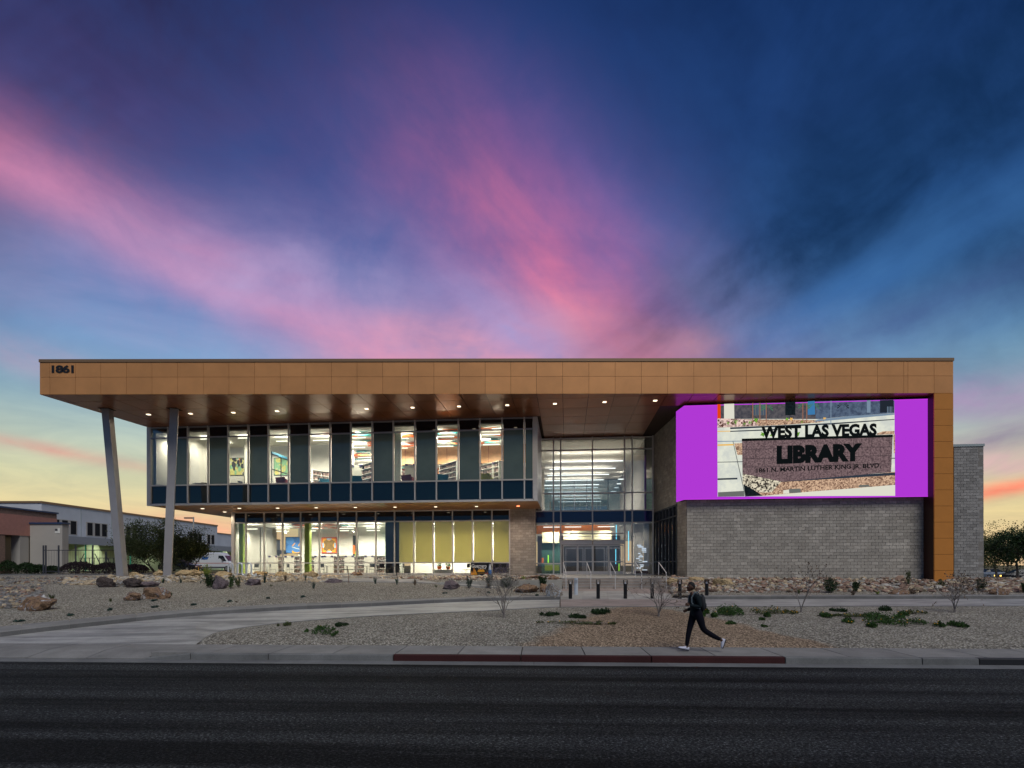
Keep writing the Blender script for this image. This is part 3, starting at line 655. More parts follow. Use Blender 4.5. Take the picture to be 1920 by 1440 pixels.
for i, (p, q) in enumerate(zip(U2, U2[1:])):
    a, b = p+w, q-w
    cell('spandrel', V2, a, b, Z2[0]+.1, Z2[1]-.04, 'spandrel_glass')
    dark = (i % 2 == 1) or i >= 17
    if dark:
        cell('shaded_pane', V2, a+.03, b-.03, Z2[1]+.04, Z2[2]-.04, 'shade_glass'); cell('shaded_pane', V2, a+.03, b-.03, Z2[2]+.04, Z2[3]-.08, 'spandrel_black')
    else:
        cell('pane', V2, a, b, Z2[1]+.04, Z2[2]-.04, 'clear_glass', .012); cell('pane', V2, a, b, Z2[2]+.04, Z2[3]-.08, 'clear_glass', .012)
# underside of the upper floor
pbl = thing  # keep name
us = U2[::1]; prev = ua
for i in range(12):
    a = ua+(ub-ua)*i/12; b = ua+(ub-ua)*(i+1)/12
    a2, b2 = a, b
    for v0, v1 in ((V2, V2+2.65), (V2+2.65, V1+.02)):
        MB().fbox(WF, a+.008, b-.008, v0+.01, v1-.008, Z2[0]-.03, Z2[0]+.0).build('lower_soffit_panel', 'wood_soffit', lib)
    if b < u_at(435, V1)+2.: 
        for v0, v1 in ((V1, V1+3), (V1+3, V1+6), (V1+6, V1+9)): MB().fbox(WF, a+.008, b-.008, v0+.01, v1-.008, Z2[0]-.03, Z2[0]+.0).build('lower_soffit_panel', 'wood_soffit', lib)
bar('floor_edge', V2, ua, ub, Z2[0]-.04, Z2[0]+.055, 'alu_white', -.08, .1)
MB().fbox(WF, ua+.05, ub-.05, V2+.14, V2+19, Z2[0]+.01, 7.15).build('upper_floor', 'carpet', lib)
# ground floor curtain wall
M1 = [439.4,461.3,495.6,529.7,564,599,633.6,668.8,704.7,739.9,775.9,812.2,848.5,885.7,922.5,955.6]
U1 = [u_at(p, V1) for p in M1]; Z1 = [ZF, 2.42, 5.72, Z2[0]-.04]
for u in U1: bar('mullion', V1, u-w, u+w, Z1[0], Z1[3], 'alu_white')
for z, h in ((Z1[0]+.08,.08),(Z1[1],.045),(Z1[2],.045),(Z1[3]-.05,.045)):
    for p, q in zip(U1, U1[1:]): bar('transom', V1, p+w+.002, q-w-.002, z-h, z+h)
bar('corner_trim', V1, u_at(434.5,V1), U1[0]-w-.002, Z1[0], Z1[3], 'alu_white')
for i, (p, q) in enumerate(zip(U1, U1[1:])):
    a, b = p+w, q-w
    cell('spandrel', V1, a, b, Z1[2]+.045, Z1[3]-.09, 'spandrel_black')
    cell('pane', V1, a, b, Z1[1]+.045, Z1[2]-.045, 'clear_glass', .012); cell('pane', V1, a, b, Z1[0]+.16, Z1[1]-.045, 'clear_glass', .012)
    if i >= 9:
        l = .30 if i == 9 else .07
        mb = MB(); mb.fbox(WF, a+l-.02, b+.015, V1+.2, V1+.206, Z1[1]+.02, Z1[2]-.03); mb.build('roller_blind', 'blind', lib)
        MB().fbox(WF, a+l, b-.03, V1+.18, V1+.22, Z1[1]-.01, Z1[1]+.02).build('blind_rail', 'alu_grey', lib)
MB().fbox(WF, U1[8]+.7, U1[9]+.3, V1+.25, V1+.5, ZF, 5.7).build('interior_pier', 'floor_dark', lib)
# block pier left of the entrance
# ---------------- masonry blocks
BL, BH, BT = .412, .2, .10
blocks = []   # (centre, angle, length) collected, nearest/largest first become parts
def block_wall(p0, p1, z0, z1, facing, mtl, prio, skip=None, T=.35):
    p0 = Vector(p0); p1 = Vector(p1); L = (p1-p0).length; d = (p1-p0)/L; n = Vector((d.y, -d.x))*facing
    # backing
    mb = MB(); q = [p0-n*.02, p1-n*.02, p1-n*T, p0-n*T]
    if facing < 0: q = q[::-1]
    mb.hexa([(a.x,a.y,z0) for a in q], [(a.x,a.y,z1) for a in q]); mb.build('wall_core', 'mortar', lib)
    nr = int(round((z1-z0)/BH)); h = (z1-z0)/nr
    for r in range(nr):
        off = (r % 2)*BL/2; s = -off
        while s < L-.01:
            a, b = max(s, 0), min(s+BL, L)
            if b-a > .06 and not (skip and skip(a, b, z0+r*h)): 
                c = p0+d*((a+b)/2); blocks.append((prio, c, d, n, b-a-.018, z0+r*h+.009, h-.018, mtl))
            s += BL
wp = lambda u, V: Vector(WF(u, V))
LZ0, LZ1 = CAMZ-(937-HY)/F*d_at(1740,VW-.3), ZS-.12
uwl, uwr = u_at(1288, VW), u_at(1741, VW)
block_wall(wp(uwl, VW), wp(uwr, VW), 1.0, 6.35, 1, 'block_face', 0)
MB().fbox(WF, uwl, uwr, VW+.03, VW+.4, 6.3, ZS+.02).build('screen_backing_wall', 'mortar', lib)
Xs = 11.16; c0 = wp(uwl, VW)
block_wall((Xs, c0.y), (Xs, c0.y+2.15), 1.0, 6.35, -1, 'block_face', 3)
block_wall((Xs, c0.y), (Xs, 44.3), 6.35, ZS, -1, 'block_face', 4)
block_wall(wp(u_at(956.5,V1), V1-.02), wp(u_at(1004.5,V1), V1-.02), ZF-.1, Z2[0]-.02, 1, 'block_face', 1)
pV = 41.95
block_wall(wp(u_at(1789,pV), pV), wp(u_at(1844.5,pV), pV), .6, 10.42, 1, 'pier_block', 2)
q0, q1 = u_at(1789,pV), u_at(1844.5,pV)
block_wall(wp(q1, pV), wp(q1, pV+12), .6, 10.42, 1, 'pier_block', 6)
MB().fbox(WF, q0-.1, q1+.05, pV-.05, pV+.4, 10.43, 10.6).build('pier_coping', 'coping_grey', lib)
MB().fbox(WF, q0-6, q1-.36, pV+.5, pV+12, 1, 10.3).build('rear_wing', 'mortar', lib)
import collections
blocks.sort(key=lambda b: (b[0], abs(b[5]-4.2) if b[0] == 0 else 0))
bm_cache = {}
def bmesh_for(L, h, m):
    k = (round(L, 3), round(h, 3), m)
    if k not in bm_cache:
        mb = MB(); e = .004
        mb.hexa([(-L/2,0,0),(L/2,0,0),(L/2,BT,0),(-L/2,BT,0)], [(-L/2,0,h),(L/2,0,h),(L/2,BT,h),(-L/2,BT,h)])
        bm_cache[k] = mb.mesh('block', m)
    return bm_cache[k]
rest = collections.defaultdict(MB); r2 = random.Random(3)
vis = [b for b in blocks]
for i, (pr, c, d, n, L, z, h, m) in enumerate(vis):
    pr_out = r2.uniform(-.003, .006)
    if i < 300:
        o = bpy.data.objects.new('block', bmesh_for(L, h, m)); C.objects.link(o); o.parent = lib
        p = c + n*pr_out; o.location = (p.x-BASE[lib.name].x, p.y-BASE[lib.name].y, z-BASE[lib.name].z); o.rotation_euler = (0, 0, math.atan2(-n.x, n.y) if False else math.atan2(-n.x*-1*-1, n.y) ); 
        o.rotation_euler = (0,0, math.atan2(n.x, -n.y))
    else:
        p = c+n*pr_out; a = p-d*L/2; b = p+d*L/2; q = [a, b, b-n*BT, a-n*BT]
        if (b-a).cross(-n) < 0: q = q[::-1]
        rest[m].hexa([(t.x,t.y,z) for t in q], [(t.x,t.y,z+h) for t in q])
for m, mb in rest.items(): mb.build('block_courses', m, lib, kind='stuff')
# side window of the entrance recess (dark glass, seen edge-on)
dg = thing
ys0, ys1 = c0.y+2.15, 44.2
mb = MB(); mb.box(Xs+.05, Xs+.07, ys0, ys1, ZF, 6.3); mb.build('side_pane', 'side_glass' if 'side_glass' in MATS else 'spandrel_black', lib)
for k in range(8): y = ys0+(ys1-ys0)*k/7; MB().box(Xs-.05, Xs+.12, y-.04, y+.04, ZF, 6.3).build('side_mullion', 'fence_metal', lib)
for z in (ZF+.05, 2.45, 5.55, 6.27): MB().box(Xs-.04, Xs+.11, ys0, ys1, z-.04, z+.04).build('side_transom', 'fence_metal', lib)
# ---------------- lobby curtain wall
ML = [1004,1037.9,1051.6,1111,1171.3,1185.5,1224.5]; UL = [u_at(p, VL) for p in ML]
ZL = [ZF+.04, 2.335, 5.56, 6.52, 7.92, 11.35, ZS-.12]
for i, u in enumerate(UL):
    bar('mullion', VL, u-.05, u+.05, ZF if i != 3 else 4.25, ZS-.02, 'alu_white')
for j, z in enumerate(ZL):
    for i, (p, q) in enumerate(zip(UL, UL[1:])):
        if j <= 1 and i in (2, 3): continue
        bar('transom', VL, p+.052, q-.052, z-.045, z+.045, 'alu_white')
for z in (4.70, 4.02):
    h = .045 if z > 4.2 else .16
    for i in (2, 3): bar('transom', VL, UL[i]+.052, UL[i+1]-.052, z-h, z+h, 'alu_white')
for i, (p, q) in enumerate(zip(UL, UL[1:])):
    zs = [(ZL[5]+.045, ZL[6]-.045,'lobby_glass'),(ZL[4]+.045,ZL[5]-.045,'lobby_glass'),(ZL[3]+.045,ZL[4]-.045,'lobby_glass'),(ZL[2]+.045,ZL[3]-.045,'spandrel_lobby')]
    zs += [(4.75,ZL[2]-.045,'lobby_glass'),(4.18,4.65,'lobby_glass')] if i in (2,3) else [(ZL[1]+.045,ZL[2]-.045,'lobby_glass'),(ZF+.09,ZL[1]-.045,'lobby_glass')]
    for z0, z1, m in zs: cell('pane' if m == 'lobby_glass' else 'spandrel', VL, p+.05, q-.05, z0, z1, m, .012)
# sliding doors
DU = [u_at(p, VL) for p in (1055.5,1083,1111.5,1141.2,1169.5)]
for i, (p, q) in enumerate(zip(DU, DU[1:])):
    e = .07; V = VL-.03*(i in (1, 2)); dr = MB()
    dr.fbox(WF, p+.01, p+e, V, V+.06, ZF+.02, 3.83); dr.fbox(WF, q-e, q-.01, V, V+.06, ZF+.02, 3.83)
    for z0, z1 in ((ZF+.02,1.72),(2.44,2.52),(3.72,3.83)): dr.fbox(WF, p+e+.002, q-e-.002, V, V+.06, z0, z1)
    do = dr.build('sliding_door', 'alu_white', lib)
    for z0, z1 in ((1.72,2.44),(2.52,3.72)): MB().fbox(WF, p+e, q-e, V+.02, V+.032, z0, z1).build('door_pane', 'door_glass', do)
# ---------------- interiors
def wbox(name, m, u0, u1, v0, v1, z0, z1, par=None): return MB().fbox(WF, u0, u1, v0, v1, z0, z1).build(name, m, par or lib)
ui = lambda px, V: u_at(px, V)
CE2 = 11.98
wbox('upper_ceiling', 'tile_white', ua+.3, ub-.3, V2+.15, V2+19, CE2, CE2+.1)
wbox('interior_wall', 'plaster', ua+.3, ub-.3, V2+19, V2+19.2, 7.1, CE2)
wbox('interior_wall', 'plaster', ub-.42, ub-.3, V2+.3, V2+6, 7.1, CE2)
uR1 = ui(575, V2)+.2
wbox('interior_wall', 'plaster', ua+.3, uR1+1.2, V2+5.2, V2+5.35, 7.1, CE2)
for px in (322, 372): wbox('partition', 'plaster', ui(px,V2+2)-.06, ui(px,V2+2)+.06, V2+.3, V2+5.2, 7.1, CE2)
wbox('partition', 'plaster', ui(420,V2)-.05, ui(420,V2)+.05, V2+2.6, V2+5.2, 7.1, CE2)
wbox('glass_partition', 'fabric_teal', ui(383,V2+5), ui(392,V2+5)+.5, V2+5.1, V2+5.19, 7.1, 9.9)
# glazed screen with dark frame in the fourth bay
gp = thing
ug = ui(516, V2+1.5)
for k in range(4):
    mb = MB(); y = V2+1.0+k*1.35; mb.fbox(WF, ug-.03, ug+.03, y, y+.06, 7.1, 10.4-.18*k*0); mb.build('screen_post', 'black_metal', lib)
for z in (9.3, 10.4): MB().fbox(WF, ug-.03, ug+.03, V2+1, V2+5.1, z, z+.06).build('screen_rail', 'black_metal', lib)
wbox('teal_header', 'fabric_teal', ug-.05, ug+.05, V2+1, V2+5.1, 10.46, 10.62)
# library hall, right half of the upper floor
wbox('wood_bulkhead', 'wood_panel', ui(748,V2+7), ub-.45, V2+7, V2+7.2, 10.55, CE2)
for k in range(9): wbox('wood_batten', 'maroon_paint', ui(760+26*k,V2+7), ui(760+26*k,V2+7)+.03, V2+6.985, V2+7, 10.55, CE2)
wbox('maroon_panel', 'maroon_paint', ui(745,V2+9), ui(815,V2+9), V2+9, V2+9.1, 9.6, 10.6)
wbox('orange_panel', 'orange_paint', ui(815,V2+9), ui(865,V2+9), V2+9, V2+9.1, 7.1, 10.6)
wbox('dark_opening', 'floor_dark', ui(895,V2+9), ui(932,V2+9), V2+9, V2+9.1, 7.1, 10.4)
wbox('light_panel', 'plaster', ui(932,V2+9), ub-.5, V2+9, V2+9.1, 7.1, 10.6)
c_ = wp(ui(747,V2+1.9), V2+1.9); MB().box(c_.x-.22, c_.x+.22, c_.y-.22, c_.y+.22, 7.15, CE2).build('interior_column', 'plaster', lib)
# windows on the far left hall wall
wbox('teal_window_wall', 'fabric_teal', ui(585,V2+8), ui(618,V2+8), V2+9.9, V2+10, 8.6, 10.0)
wbox('interior_wall', 'plaster', ui(540,V2+10), ui(628,V2+10), V2+10, V2+10.1, 7.1, CE2)
for k in range(3): wbox('window_light', 'tile_white', ui(588+11*k,V2+9.8), ui(595+11*k,V2+9.8), V2+9.82, V2+9.86, 8.75, 9.8)
# coloured acoustic triangles below the ceiling
def triangles(u0, u1, v0, v1, z, n, seed, size=1.5):
    r = random.Random(seed)
    for k in range(n):
        u = r.uniform(u0, u1-size); v = r.uniform(v0, v1-.6); s = r.uniform(.8, 1.25)*size; t = r.uniform(.35, .8); sh = r.uniform(-.3, .9)*s
        pts = [WF(u, v), WF(u+s, v+r.uniform(-.2,.2)), WF(min(u1, u+sh), v+t)]
        a, b, c = [Vector(p) for p in pts]
        if (b-a).cross(c-a) < 0: pts = [pts[0], pts[2], pts[1]]
        zz = z+.012*(k % 9)
        MB().prism(pts, zz, zz+.009).build('ceiling_triangle', r.choice(['tile_orange','tile_teal','tile_orange','tile_teal','tile_white']), lib)
triangles(ui(585,V2), ub-.6, V2+.4, V2+7, CE2-.16, 70, 5, 1.5)
triangles(ui(640,V2+9), ui(760,V2+9), V2+7.3, V2+18, CE2-.16, 40, 6, 1.9)
def lamp_strip(u0, u1, v, z, power, m='lamp_white', name='strip_light', w=.07, size=None):
    z -= .16
    MB().fbox(WF, u0, u1, v-w/2, v+w/2, z, z+.06).build(name, m, lib)
    l2 = bpy.data.lights.new('uplight_lamp', 'AREA'); l2.shape = 'RECTANGLE'; l2.size = abs(u1-u0); l2.size_y = .06; l2.energy = power*(.5 if z < 11 or name == 'strip_light' else .35); l2.color = (1,.91,.76)
    l3 = bpy.data.objects.new('uplight_lamp', l2); C.objects.link(l3); q_ = WF((u0+u1)/2, v); l3.location = (q_[0]-BASE[lib.name].x, q_[1]-BASE[lib.name].y, z+.08-BASE[lib.name].z); l3.rotation_euler = (math.pi,0,-TH); l3.parent = lib
    ld = bpy.data.lights.new('strip_lamp', 'SPOT'); ld.spot_size = math.radians(170); ld.spot_blend = 1.; ld.shadow_soft_size = 0.; ld.energy = power*(13 if name == 'strip_light' else 7); ld.color = (1,.90,.74)
    lo = bpy.data.objects.new('strip_lamp', ld); C.objects.link(lo); p = WF((u0+u1)/2, v); lo.location = (p[0]-BASE[lib.name].x, p[1]-BASE[lib.name].y, z-.02-BASE[lib.name].z); lo.rotation_euler = (0,0,-TH); lo.parent = lib
PU = 105
for v in (V2+1.5, V2+3.6):
    for uu in (ua+.95, (U2[2]+U2[3])/2-.35, (U2[4]+U2[5])/2-.45): lamp_strip(uu-.5, uu+.5, v, CE2-.07, PU*.26)
for v in (V2+1.6, V2+4.9):
    for px in (530, 600, 672, 748, 836, 924): lamp_strip(ui(px,v)-.75, ui(px,v)+.55, v+(px%7)*.1, CE2-.24, PU*1.15)
for v in (V2+9, V2+12, V2+15.5):
    for px in (640, 690, 740): lamp_strip(ui(px,v)-.9, ui(px,v)+.9, v, CE2-.24, PU*.9)
# wood bulkhead wash and a lamp in the room beyond the opening
# ground floor room
CE1 = 5.72; ug0, ug1 = U1[0]-.2, U1[-1]+.1; VB = V1+7.0
wbox('ground_floor_slab', 'carpet', ug0, UL[0], V1+.15, V1+12, ZF-.25, ZF+.01)
wbox('ceiling', 'tile_white', ug0, ug1, V1+.15, VB+.1, CE1, CE1+.1)
wbox('interior_wall', 'plaster', ug0+2.2, ui(690,VB), VB, VB+.1, ZF, CE1)
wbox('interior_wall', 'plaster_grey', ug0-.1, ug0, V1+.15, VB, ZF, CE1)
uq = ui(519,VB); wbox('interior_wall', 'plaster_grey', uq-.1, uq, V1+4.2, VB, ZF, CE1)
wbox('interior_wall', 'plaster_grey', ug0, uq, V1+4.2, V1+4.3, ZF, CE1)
wbox('green_pillar', 'leafpaint', ui(448,V1+.6), ui(448,V1+.6)+.35, V1+.6, V1+.9, ZF, CE1)
wbox('interior_column', 'leafpaint', ui(571,V1+.9), ui(571,V1+.9)+.42, V1+.9, V1+1.3, ZF, CE1)
mb = MB(); p0 = WF(ui(690,VB),VB); p1 = WF(ui(724,VB+6), VB+8)
mb.hexa([(p0[0],p0[1],ZF),(p0[0]+.1,p0[1],ZF),(p1[0]+.1,p1[1],ZF),(p1[0],p1[1],ZF)],[(p0[0],p0[1],CE1),(p0[0]+.1,p0[1],CE1),(p1[0]+.1,p1[1],CE1),(p1[0],p1[1],CE1)]); mb.build('interior_wall', 'plaster', lib)
wbox('interior_wall', 'plaster', ui(715,VB+6), ui(760,VB), V1+6.6, V1+6.7, ZF, CE1)
wbox('ceiling', 'tile_white', ui(690,VB), ui(760,VB), VB+.12, VB+9, CE1, CE1+.1)
wbox('doorway', 'floor_dark', ui(730,V1+6.5), ui(738,V1+6.5), V1+6.55, V1+6.59, ZF, 4.4)
wbox('neon_strip', 'neon_green', ui(722.5,V1+6), ui(726,V1+6), V1+6, V1+6.05, ZF+.1, 4.55)
wbox('interior_wall', 'plaster', ui(770,V1+4.4), ug1, V1+4.4, V1+4.5, ZF, CE1)
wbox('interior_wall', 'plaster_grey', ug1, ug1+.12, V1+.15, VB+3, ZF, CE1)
wbox('booth_panel', 'navy_sign', ui(885,V1+2), ui(955,V1+2), V1+2, V1+2.1, ZF, 2.6)
for k, px in enumerate((584.,)): pass
for px in (667,): 
    wbox('door_frame', 'black_metal', ui(px-5,VB), ui(px+5,VB), VB-.06, VB-.002, 3.0, 5.0); wbox('notice', 'tile_orange', ui(px-4.4,VB), ui(px-.5,VB), VB-.075, VB-.062, 3.3, 4.1); wbox('notice', 'leafpaint', ui(px-1,VB), ui(px+4,VB), VB-.075, VB-.063, 3.05, 3.5)
for k in range(5): # framed slots along the receding wall
    t = .15+.17*k; x_ = p0[0]+(p1[0]-p0[0])*t; y_ = p0[1]+(p1[1]-p0[1])*t
    MB().box(x_-.03, x_+.02, y_, y_+.35, 2.9, 4.7).build('wall_slot', 'maroon_paint' if k == 1 else 'black_metal', lib)
triangles(ui(500,V1), ui(690,VB), V1+.4, VB-.3, CE1-.16, 60, 8, 1.3)
for v in (V1+1.7, V1+4.9):
    for px in (470, 530, 590, 650, 700): 
        if px == 470 and v > V1+3: continue
        lamp_strip(ui(px,v)-.6, ui(px,v)+.6, v, CE1-.26, PU*.66)
for px in (800, 860, 915): lamp_strip(ui(px,V1+1.5)-.6, ui(px,V1+1.5)+.6, V1+3.1, CE1-.1, PU*1.5)
for k in range(7):
    p = WF(ui(545+21*k, V1+3.), V1+2.2+(k%3)*.8); MB().tube([(p[0],p[1],CE1),(p[0],p[1],CE1-.38)], .012, 5).tube([(p[0],p[1],CE1-.38),(p[0],p[1],CE1-.72)], .11, 10).build('pendant_lamp', 'tile_white', lib)
# lobby
VB2 = 66.; uL0, uL1 = UL[0]-.4, UL[-1]+.3; CEL = 12.2
wbox('lobby_floor', 'floor_dark', uL0, uL1+8, VL+.2, VB2, ZF-.2, ZF)
wbox('lobby_ceiling', 'lobby_ceiling', uL0-4, uL1+6, VL+.2, VB2+.3, CEL, CEL+.1)
wbox('lobby_side_wall', 'plaster', uL0-.1, uL0, VL+.2, VL+3, ZF, CEL)
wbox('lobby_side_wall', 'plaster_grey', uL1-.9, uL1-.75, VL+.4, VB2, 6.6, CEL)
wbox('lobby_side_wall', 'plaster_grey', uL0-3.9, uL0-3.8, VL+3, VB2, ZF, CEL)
wbox('clerestory', 'mirror_glass', uL0-3.8, uL1+6, VB2, VB2+.02, 7.6, CEL)
for k in range(9): u = uL0-2.6+1.95*k+(.5 if k%2 else 0); wbox('clerestory_mullion', 'fence_metal', u, u+.07, VB2-.05, VB2+.06, 7.6, CEL)
wbox('clerestory_rail', 'fence_metal', uL0-3.8, uL1+6, VB2-.05, VB2+.06, 10.5, 10.6)
wbox('clerestory_base', 'plaster_grey', uL0-3.8, uL1+6, VB2, VB2+.2, 5., 7.6)
for i, (d, x0, x1) in enumerate([(49.8,3.6,9.85),(53.6,3.6,9.9),(57.2,3.6,9.9),(60.8,3.65,9.95),(64.4,3.7,10.)]):
    u0 = x0*cT-d*sT; u1 = x1*cT-d*sT; v = (x0+x1)/2*sT+d*cT
    lamp_strip(u0, u1, v, 11.56, 260, 'lamp_cool', 'linear_or_added_lamp', .09)
for i, (d, x0, x1) in enumerate([(63.4,11.9,15.),(60.,11.4,14.)]):
    lamp_strip(x0*cT-d*sT, x1*cT-d*sT, (x0+x1)/2*sT+d*cT, 11.56, 130, 'lamp_cool', 'linear_or_added_lamp', .09)
wbox('vestibule_ceiling', 'plaster', UL[0]-.1, UL[-1]+.1, VL+.2, VL+3.2, 5.62, 6.45)
wbox('bulkhead', 'beige_panel', UL[0]+.35, UL[1]+.4, VL+4.2, VL+4.4, 4.15, 5.1)
wbox('bulkhead', 'beige_panel', UL[2]+.2, UL[4]-.7, VL+4.2, VL+4.4, 4.35, 5.2)
wbox('orange_bulkhead', 'orange_paint', UL[0]-.3, UL[4]-.6, VL+7, VL+7.2, 5.1, 6.4)
wbox('teal_glazing', 'teal_dark', UL[0]+.3, UL[1]+.5, VL+4.5, VL+4.6, ZF, 4.2)
wbox('back_screen', 'floor_dark', UL[0]-.3, UL[4]+.5, VL+9, VL+9.2, ZF, 5.)
for u_ in (UL[0]+1.2, UL[2]+1., UL[4]-1.2): lamp_strip(u_-.7, u_+.7, VL+3.6, 5.62, 110, 'lamp_white', 'linear_or_added_lamp')  # strips added to brighten the bulkheads and lower lobby
wbox('lobby_desk', 'leafpaint', UL[0]+.6, UL[1]+.4, VL+3.4, VL+4.0, 1.75, 2.25)
for z in (4.32, 4.6): wbox('vestibule_rail', 'black_metal', UL[2]+.2, UL[4]-.2, VL+3.0, VL+3.06, z, z+.06)
for px, z0, z1, m in ((1155,4.1,6.2,'neon_cyan'),(1160,1.5,2.35,'neon_lime'),(1154,2.3,3.6,'neon_cyan'),(1178,2.6,5.2,'neon_cyan')):
    wbox('neon_strip', m, ui(px,VL+5), ui(px,VL+5)+.06, VL+5, VL+5.05, z0, z1)
wbox('neon_strip', 'neon_lime', ui(1027,VL+4.2), ui(1027,VL+4.2)+.1, VL+4.1, VL+4.15, 2.35, 3.1); wbox('red_post', 'tile_orange', ui(1016,VL+4.2), ui(1016,VL+4.2)+.15, VL+4.0, VL+4.1, 2.35, 2.85)
wbox('vestibule_wall', 'plaster', ui(1188,VL+2.8), ui(1206,VL+2.8), VL+2.8, VL+2.9, ZF, 5.6)
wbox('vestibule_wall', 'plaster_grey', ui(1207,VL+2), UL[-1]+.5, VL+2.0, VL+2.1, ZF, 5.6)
for a, b in ((1060,1094),(1096,1134),(1136,1164)): # inner doors
    mb = MB(); u0, u1 = ui(a,VL+3.3), ui(b,VL+3.3)
    for p, q in ((u0,u0+.08),(u1-.08,u1)): mb.fbox(WF, p, q, VL+3.3, VL+3.36, ZF, 3.7)
    for z0, z1 in ((ZF,1.7),(2.45,2.52),(3.6,3.7)): mb.fbox(WF, u0+.082, u1-.082, VL+3.3, VL+3.36, z0, z1)
    mb.build('inner_door', 'alu_grey', lib)
for k, px in enumerate((1024,1065,1107,1149,1193)):
    p = WF(ui(px,VL+1.4), VL+1.4); MB().tube([(p[0],p[1],5.6),(p[0],p[1],5.615)], .1, 10).build('downlight', 'lamp_warm', lib)
    ld = bpy.data.lights.new('downlight_lamp', 'SPOT'); ld.spot_size = math.radians(150); ld.spot_blend = 1.; ld.shadow_soft_size = 0.; ld.energy = 160; ld.color = (1,.88,.7); lo = bpy.data.objects.new('downlight_lamp', ld); C.objects.link(lo); lo.location = (p[0]-BASE[lib.name].x, p[1]-BASE[lib.name].y, 5.57-ZF); lo.parent = lib
# downlights in both soffits
def downlight(px, y, zc, power, m='lamp_warm', col=(1,.82,.58), w=.16):
    k = (HY-y)/F; d = (zc-CAMZ)/k; X = (px-960)/F*d
    MB().box(X-w, X+w, d-w, d+w, zc-.02, zc-.002).build('downlight', m, lib)
    ld = bpy.data.lights.new('downlight_lamp', 'SPOT'); ld.spot_size = math.radians(150); ld.spot_blend = 1.; ld.shadow_soft_size = 0.; ld.energy = power*2.5; ld.color = col; lo = bpy.data.objects.new('downlight_lamp', ld); C.objects.link(lo)
    lo.location = (X-BASE[lib.name].x, d-BASE[lib.name].y, zc-.05-BASE[lib.name].z); lo.parent = lib
for px, y in ((279,776),(357.7,774.5),(438,772.7),(520,770),(687.7,766),(774,763.8),(861,761.7),(951.6,759.6),(1041,757),(1134,754),(1229,751.5)): downlight(px, y, ZS, 75, w=.11)
for px, y in ((448.8,952.2),(520.6,951.9),(593,951.4),(666.4,950.9),(740.8,950.4),(817,950),(893.7,949.4),(380,952.6),(421.5,959)): downlight(px, y, Z2[0]-.03, 120, w=.10)
downlight(971.7, 948.7, Z2[0]-.03, 150, 'lamp_red', (1,.80,.66), .11)
downlight(421.5, 959, Z2[0]-.03, 10, w=.12) if False else None
# ================================================================== LED SCREEN AND NUMBERS
VF = VW-.42
led = thing('led_screen', 'large purple LED screen on the block wall showing a photo of the library sign', 'LED screen', (*WF(u_at(1500,VF),VF), 6.5))
emis('led_purple', lin(176,56,212), 1.); emis('led_purple_edge', lin(196,60,226), 1.); mat('led_case', (.02,.01,.02), .5)
uA, uB = u_at(1283, VF), u_at(1742, VF); zB = CAMZ-(937.5-HY)/F*d_at(1283, VF); zTp = ZS-.16
zB2 = zB
MB().fbox(WF, uA+.05, uB, VF+.02, VW-.01, zB+.04, zTp).build('casing', 'led_case', led)
MB().fbox(WF, uA, uB, VF, VF+.018, zB, zTp).build('display', 'led_purple', led)
e = .05
mb = MB(); mb.fbox(WF, uA, uB, VF-.012, VF-.002, zB, zB+e); mb.fbox(WF, uA, uB, VF-.012, VF-.002, zTp-e, zTp); mb.fbox(WF, uB-e, uB, VF-.012, VF-.002, zB+e, zTp-e); mb.build('display_edge', 'led_purple_edge', led)
# returned left face
pA = WF(uA, VF); Xr = (1268-960)/F*(pA[1]+1.35)
mb = MB(); mb.hexa([(pA[0]-.001,pA[1],zB),(pA[0]+.02,pA[1]+.02,zB),(Xr+.02,pA[1]+1.35,zB),(Xr,pA[1]+1.35,zB)][::1], [(pA[0]-.001,pA[1],zTp),(pA[0]+.02,pA[1]+.02,zTp),(Xr+.02,pA[1]+1.35,zTp),(Xr,pA[1]+1.35,zTp)])
mb.build('side_display', 'led_purple', led)
mb = MB().hexa([(pA[0]+.03,pA[1]+.04,zB+.03),(pA[0]+.6,pA[1]+.1,zB+.03),(Xr+.6,pA[1]+1.3,zB+.03),(Xr+.04,pA[1]+1.3,zB+.03)], [(pA[0]+.03,pA[1]+.04,zTp),(pA[0]+.6,pA[1]+.1,zTp),(Xr+.6,pA[1]+1.3,zTp),(Xr+.04,pA[1]+1.3,zTp)]); mb.build('casing', 'led_case', led)
MB().fbox(WF, uB+.002, uB+.12, VF+.0, VW-.01, zB+.04, zTp).build('side_trim', 'coping_grey', led)
# picture shown on the screen (flat, coordinates of the shown picture)
def pic(cx, cy, layer):
    px, y = 1320+cx/5.053, 740+cy/5.053; V = VF-.004-.003*layer
    return (*WF(u_at(px, V), V), z_at(px, y, V))
def emat(name, c, c2=None, scale=6., kind='noise', lo=.4, hi=.6):
    m = bpy.data.materials.new(name); m.use_nodes = True; t = m.node_tree; t.nodes.clear(); T = NT(t); e = T.n('ShaderNodeEmission')
    if c2:
        P = T.n('ShaderNodeTexCoord').outputs['Object']
        f = T.noise(P, scale, 5, .65) if kind == 'noise' else T.dot(vor(T, P, scale), (.4,.3,.3))
        T.put(e.inputs[0], T.ramp(f, [(lo, c), (hi, c2)]))
    else: T.put(e.inputs[0], c)
    o = T.n('ShaderNodeOutputMaterial'); T.put(o.inputs[0], e.outputs[0]); MATS[name] = m
emat('pic_cream', lin(226,228,212), lin(206,210,202), 1.5); emat('pic_wall', lin(66,66,74), lin(92,88,92), 5.); emat('pic_black', lin(16,22,26), lin(24,34,38), 8.)
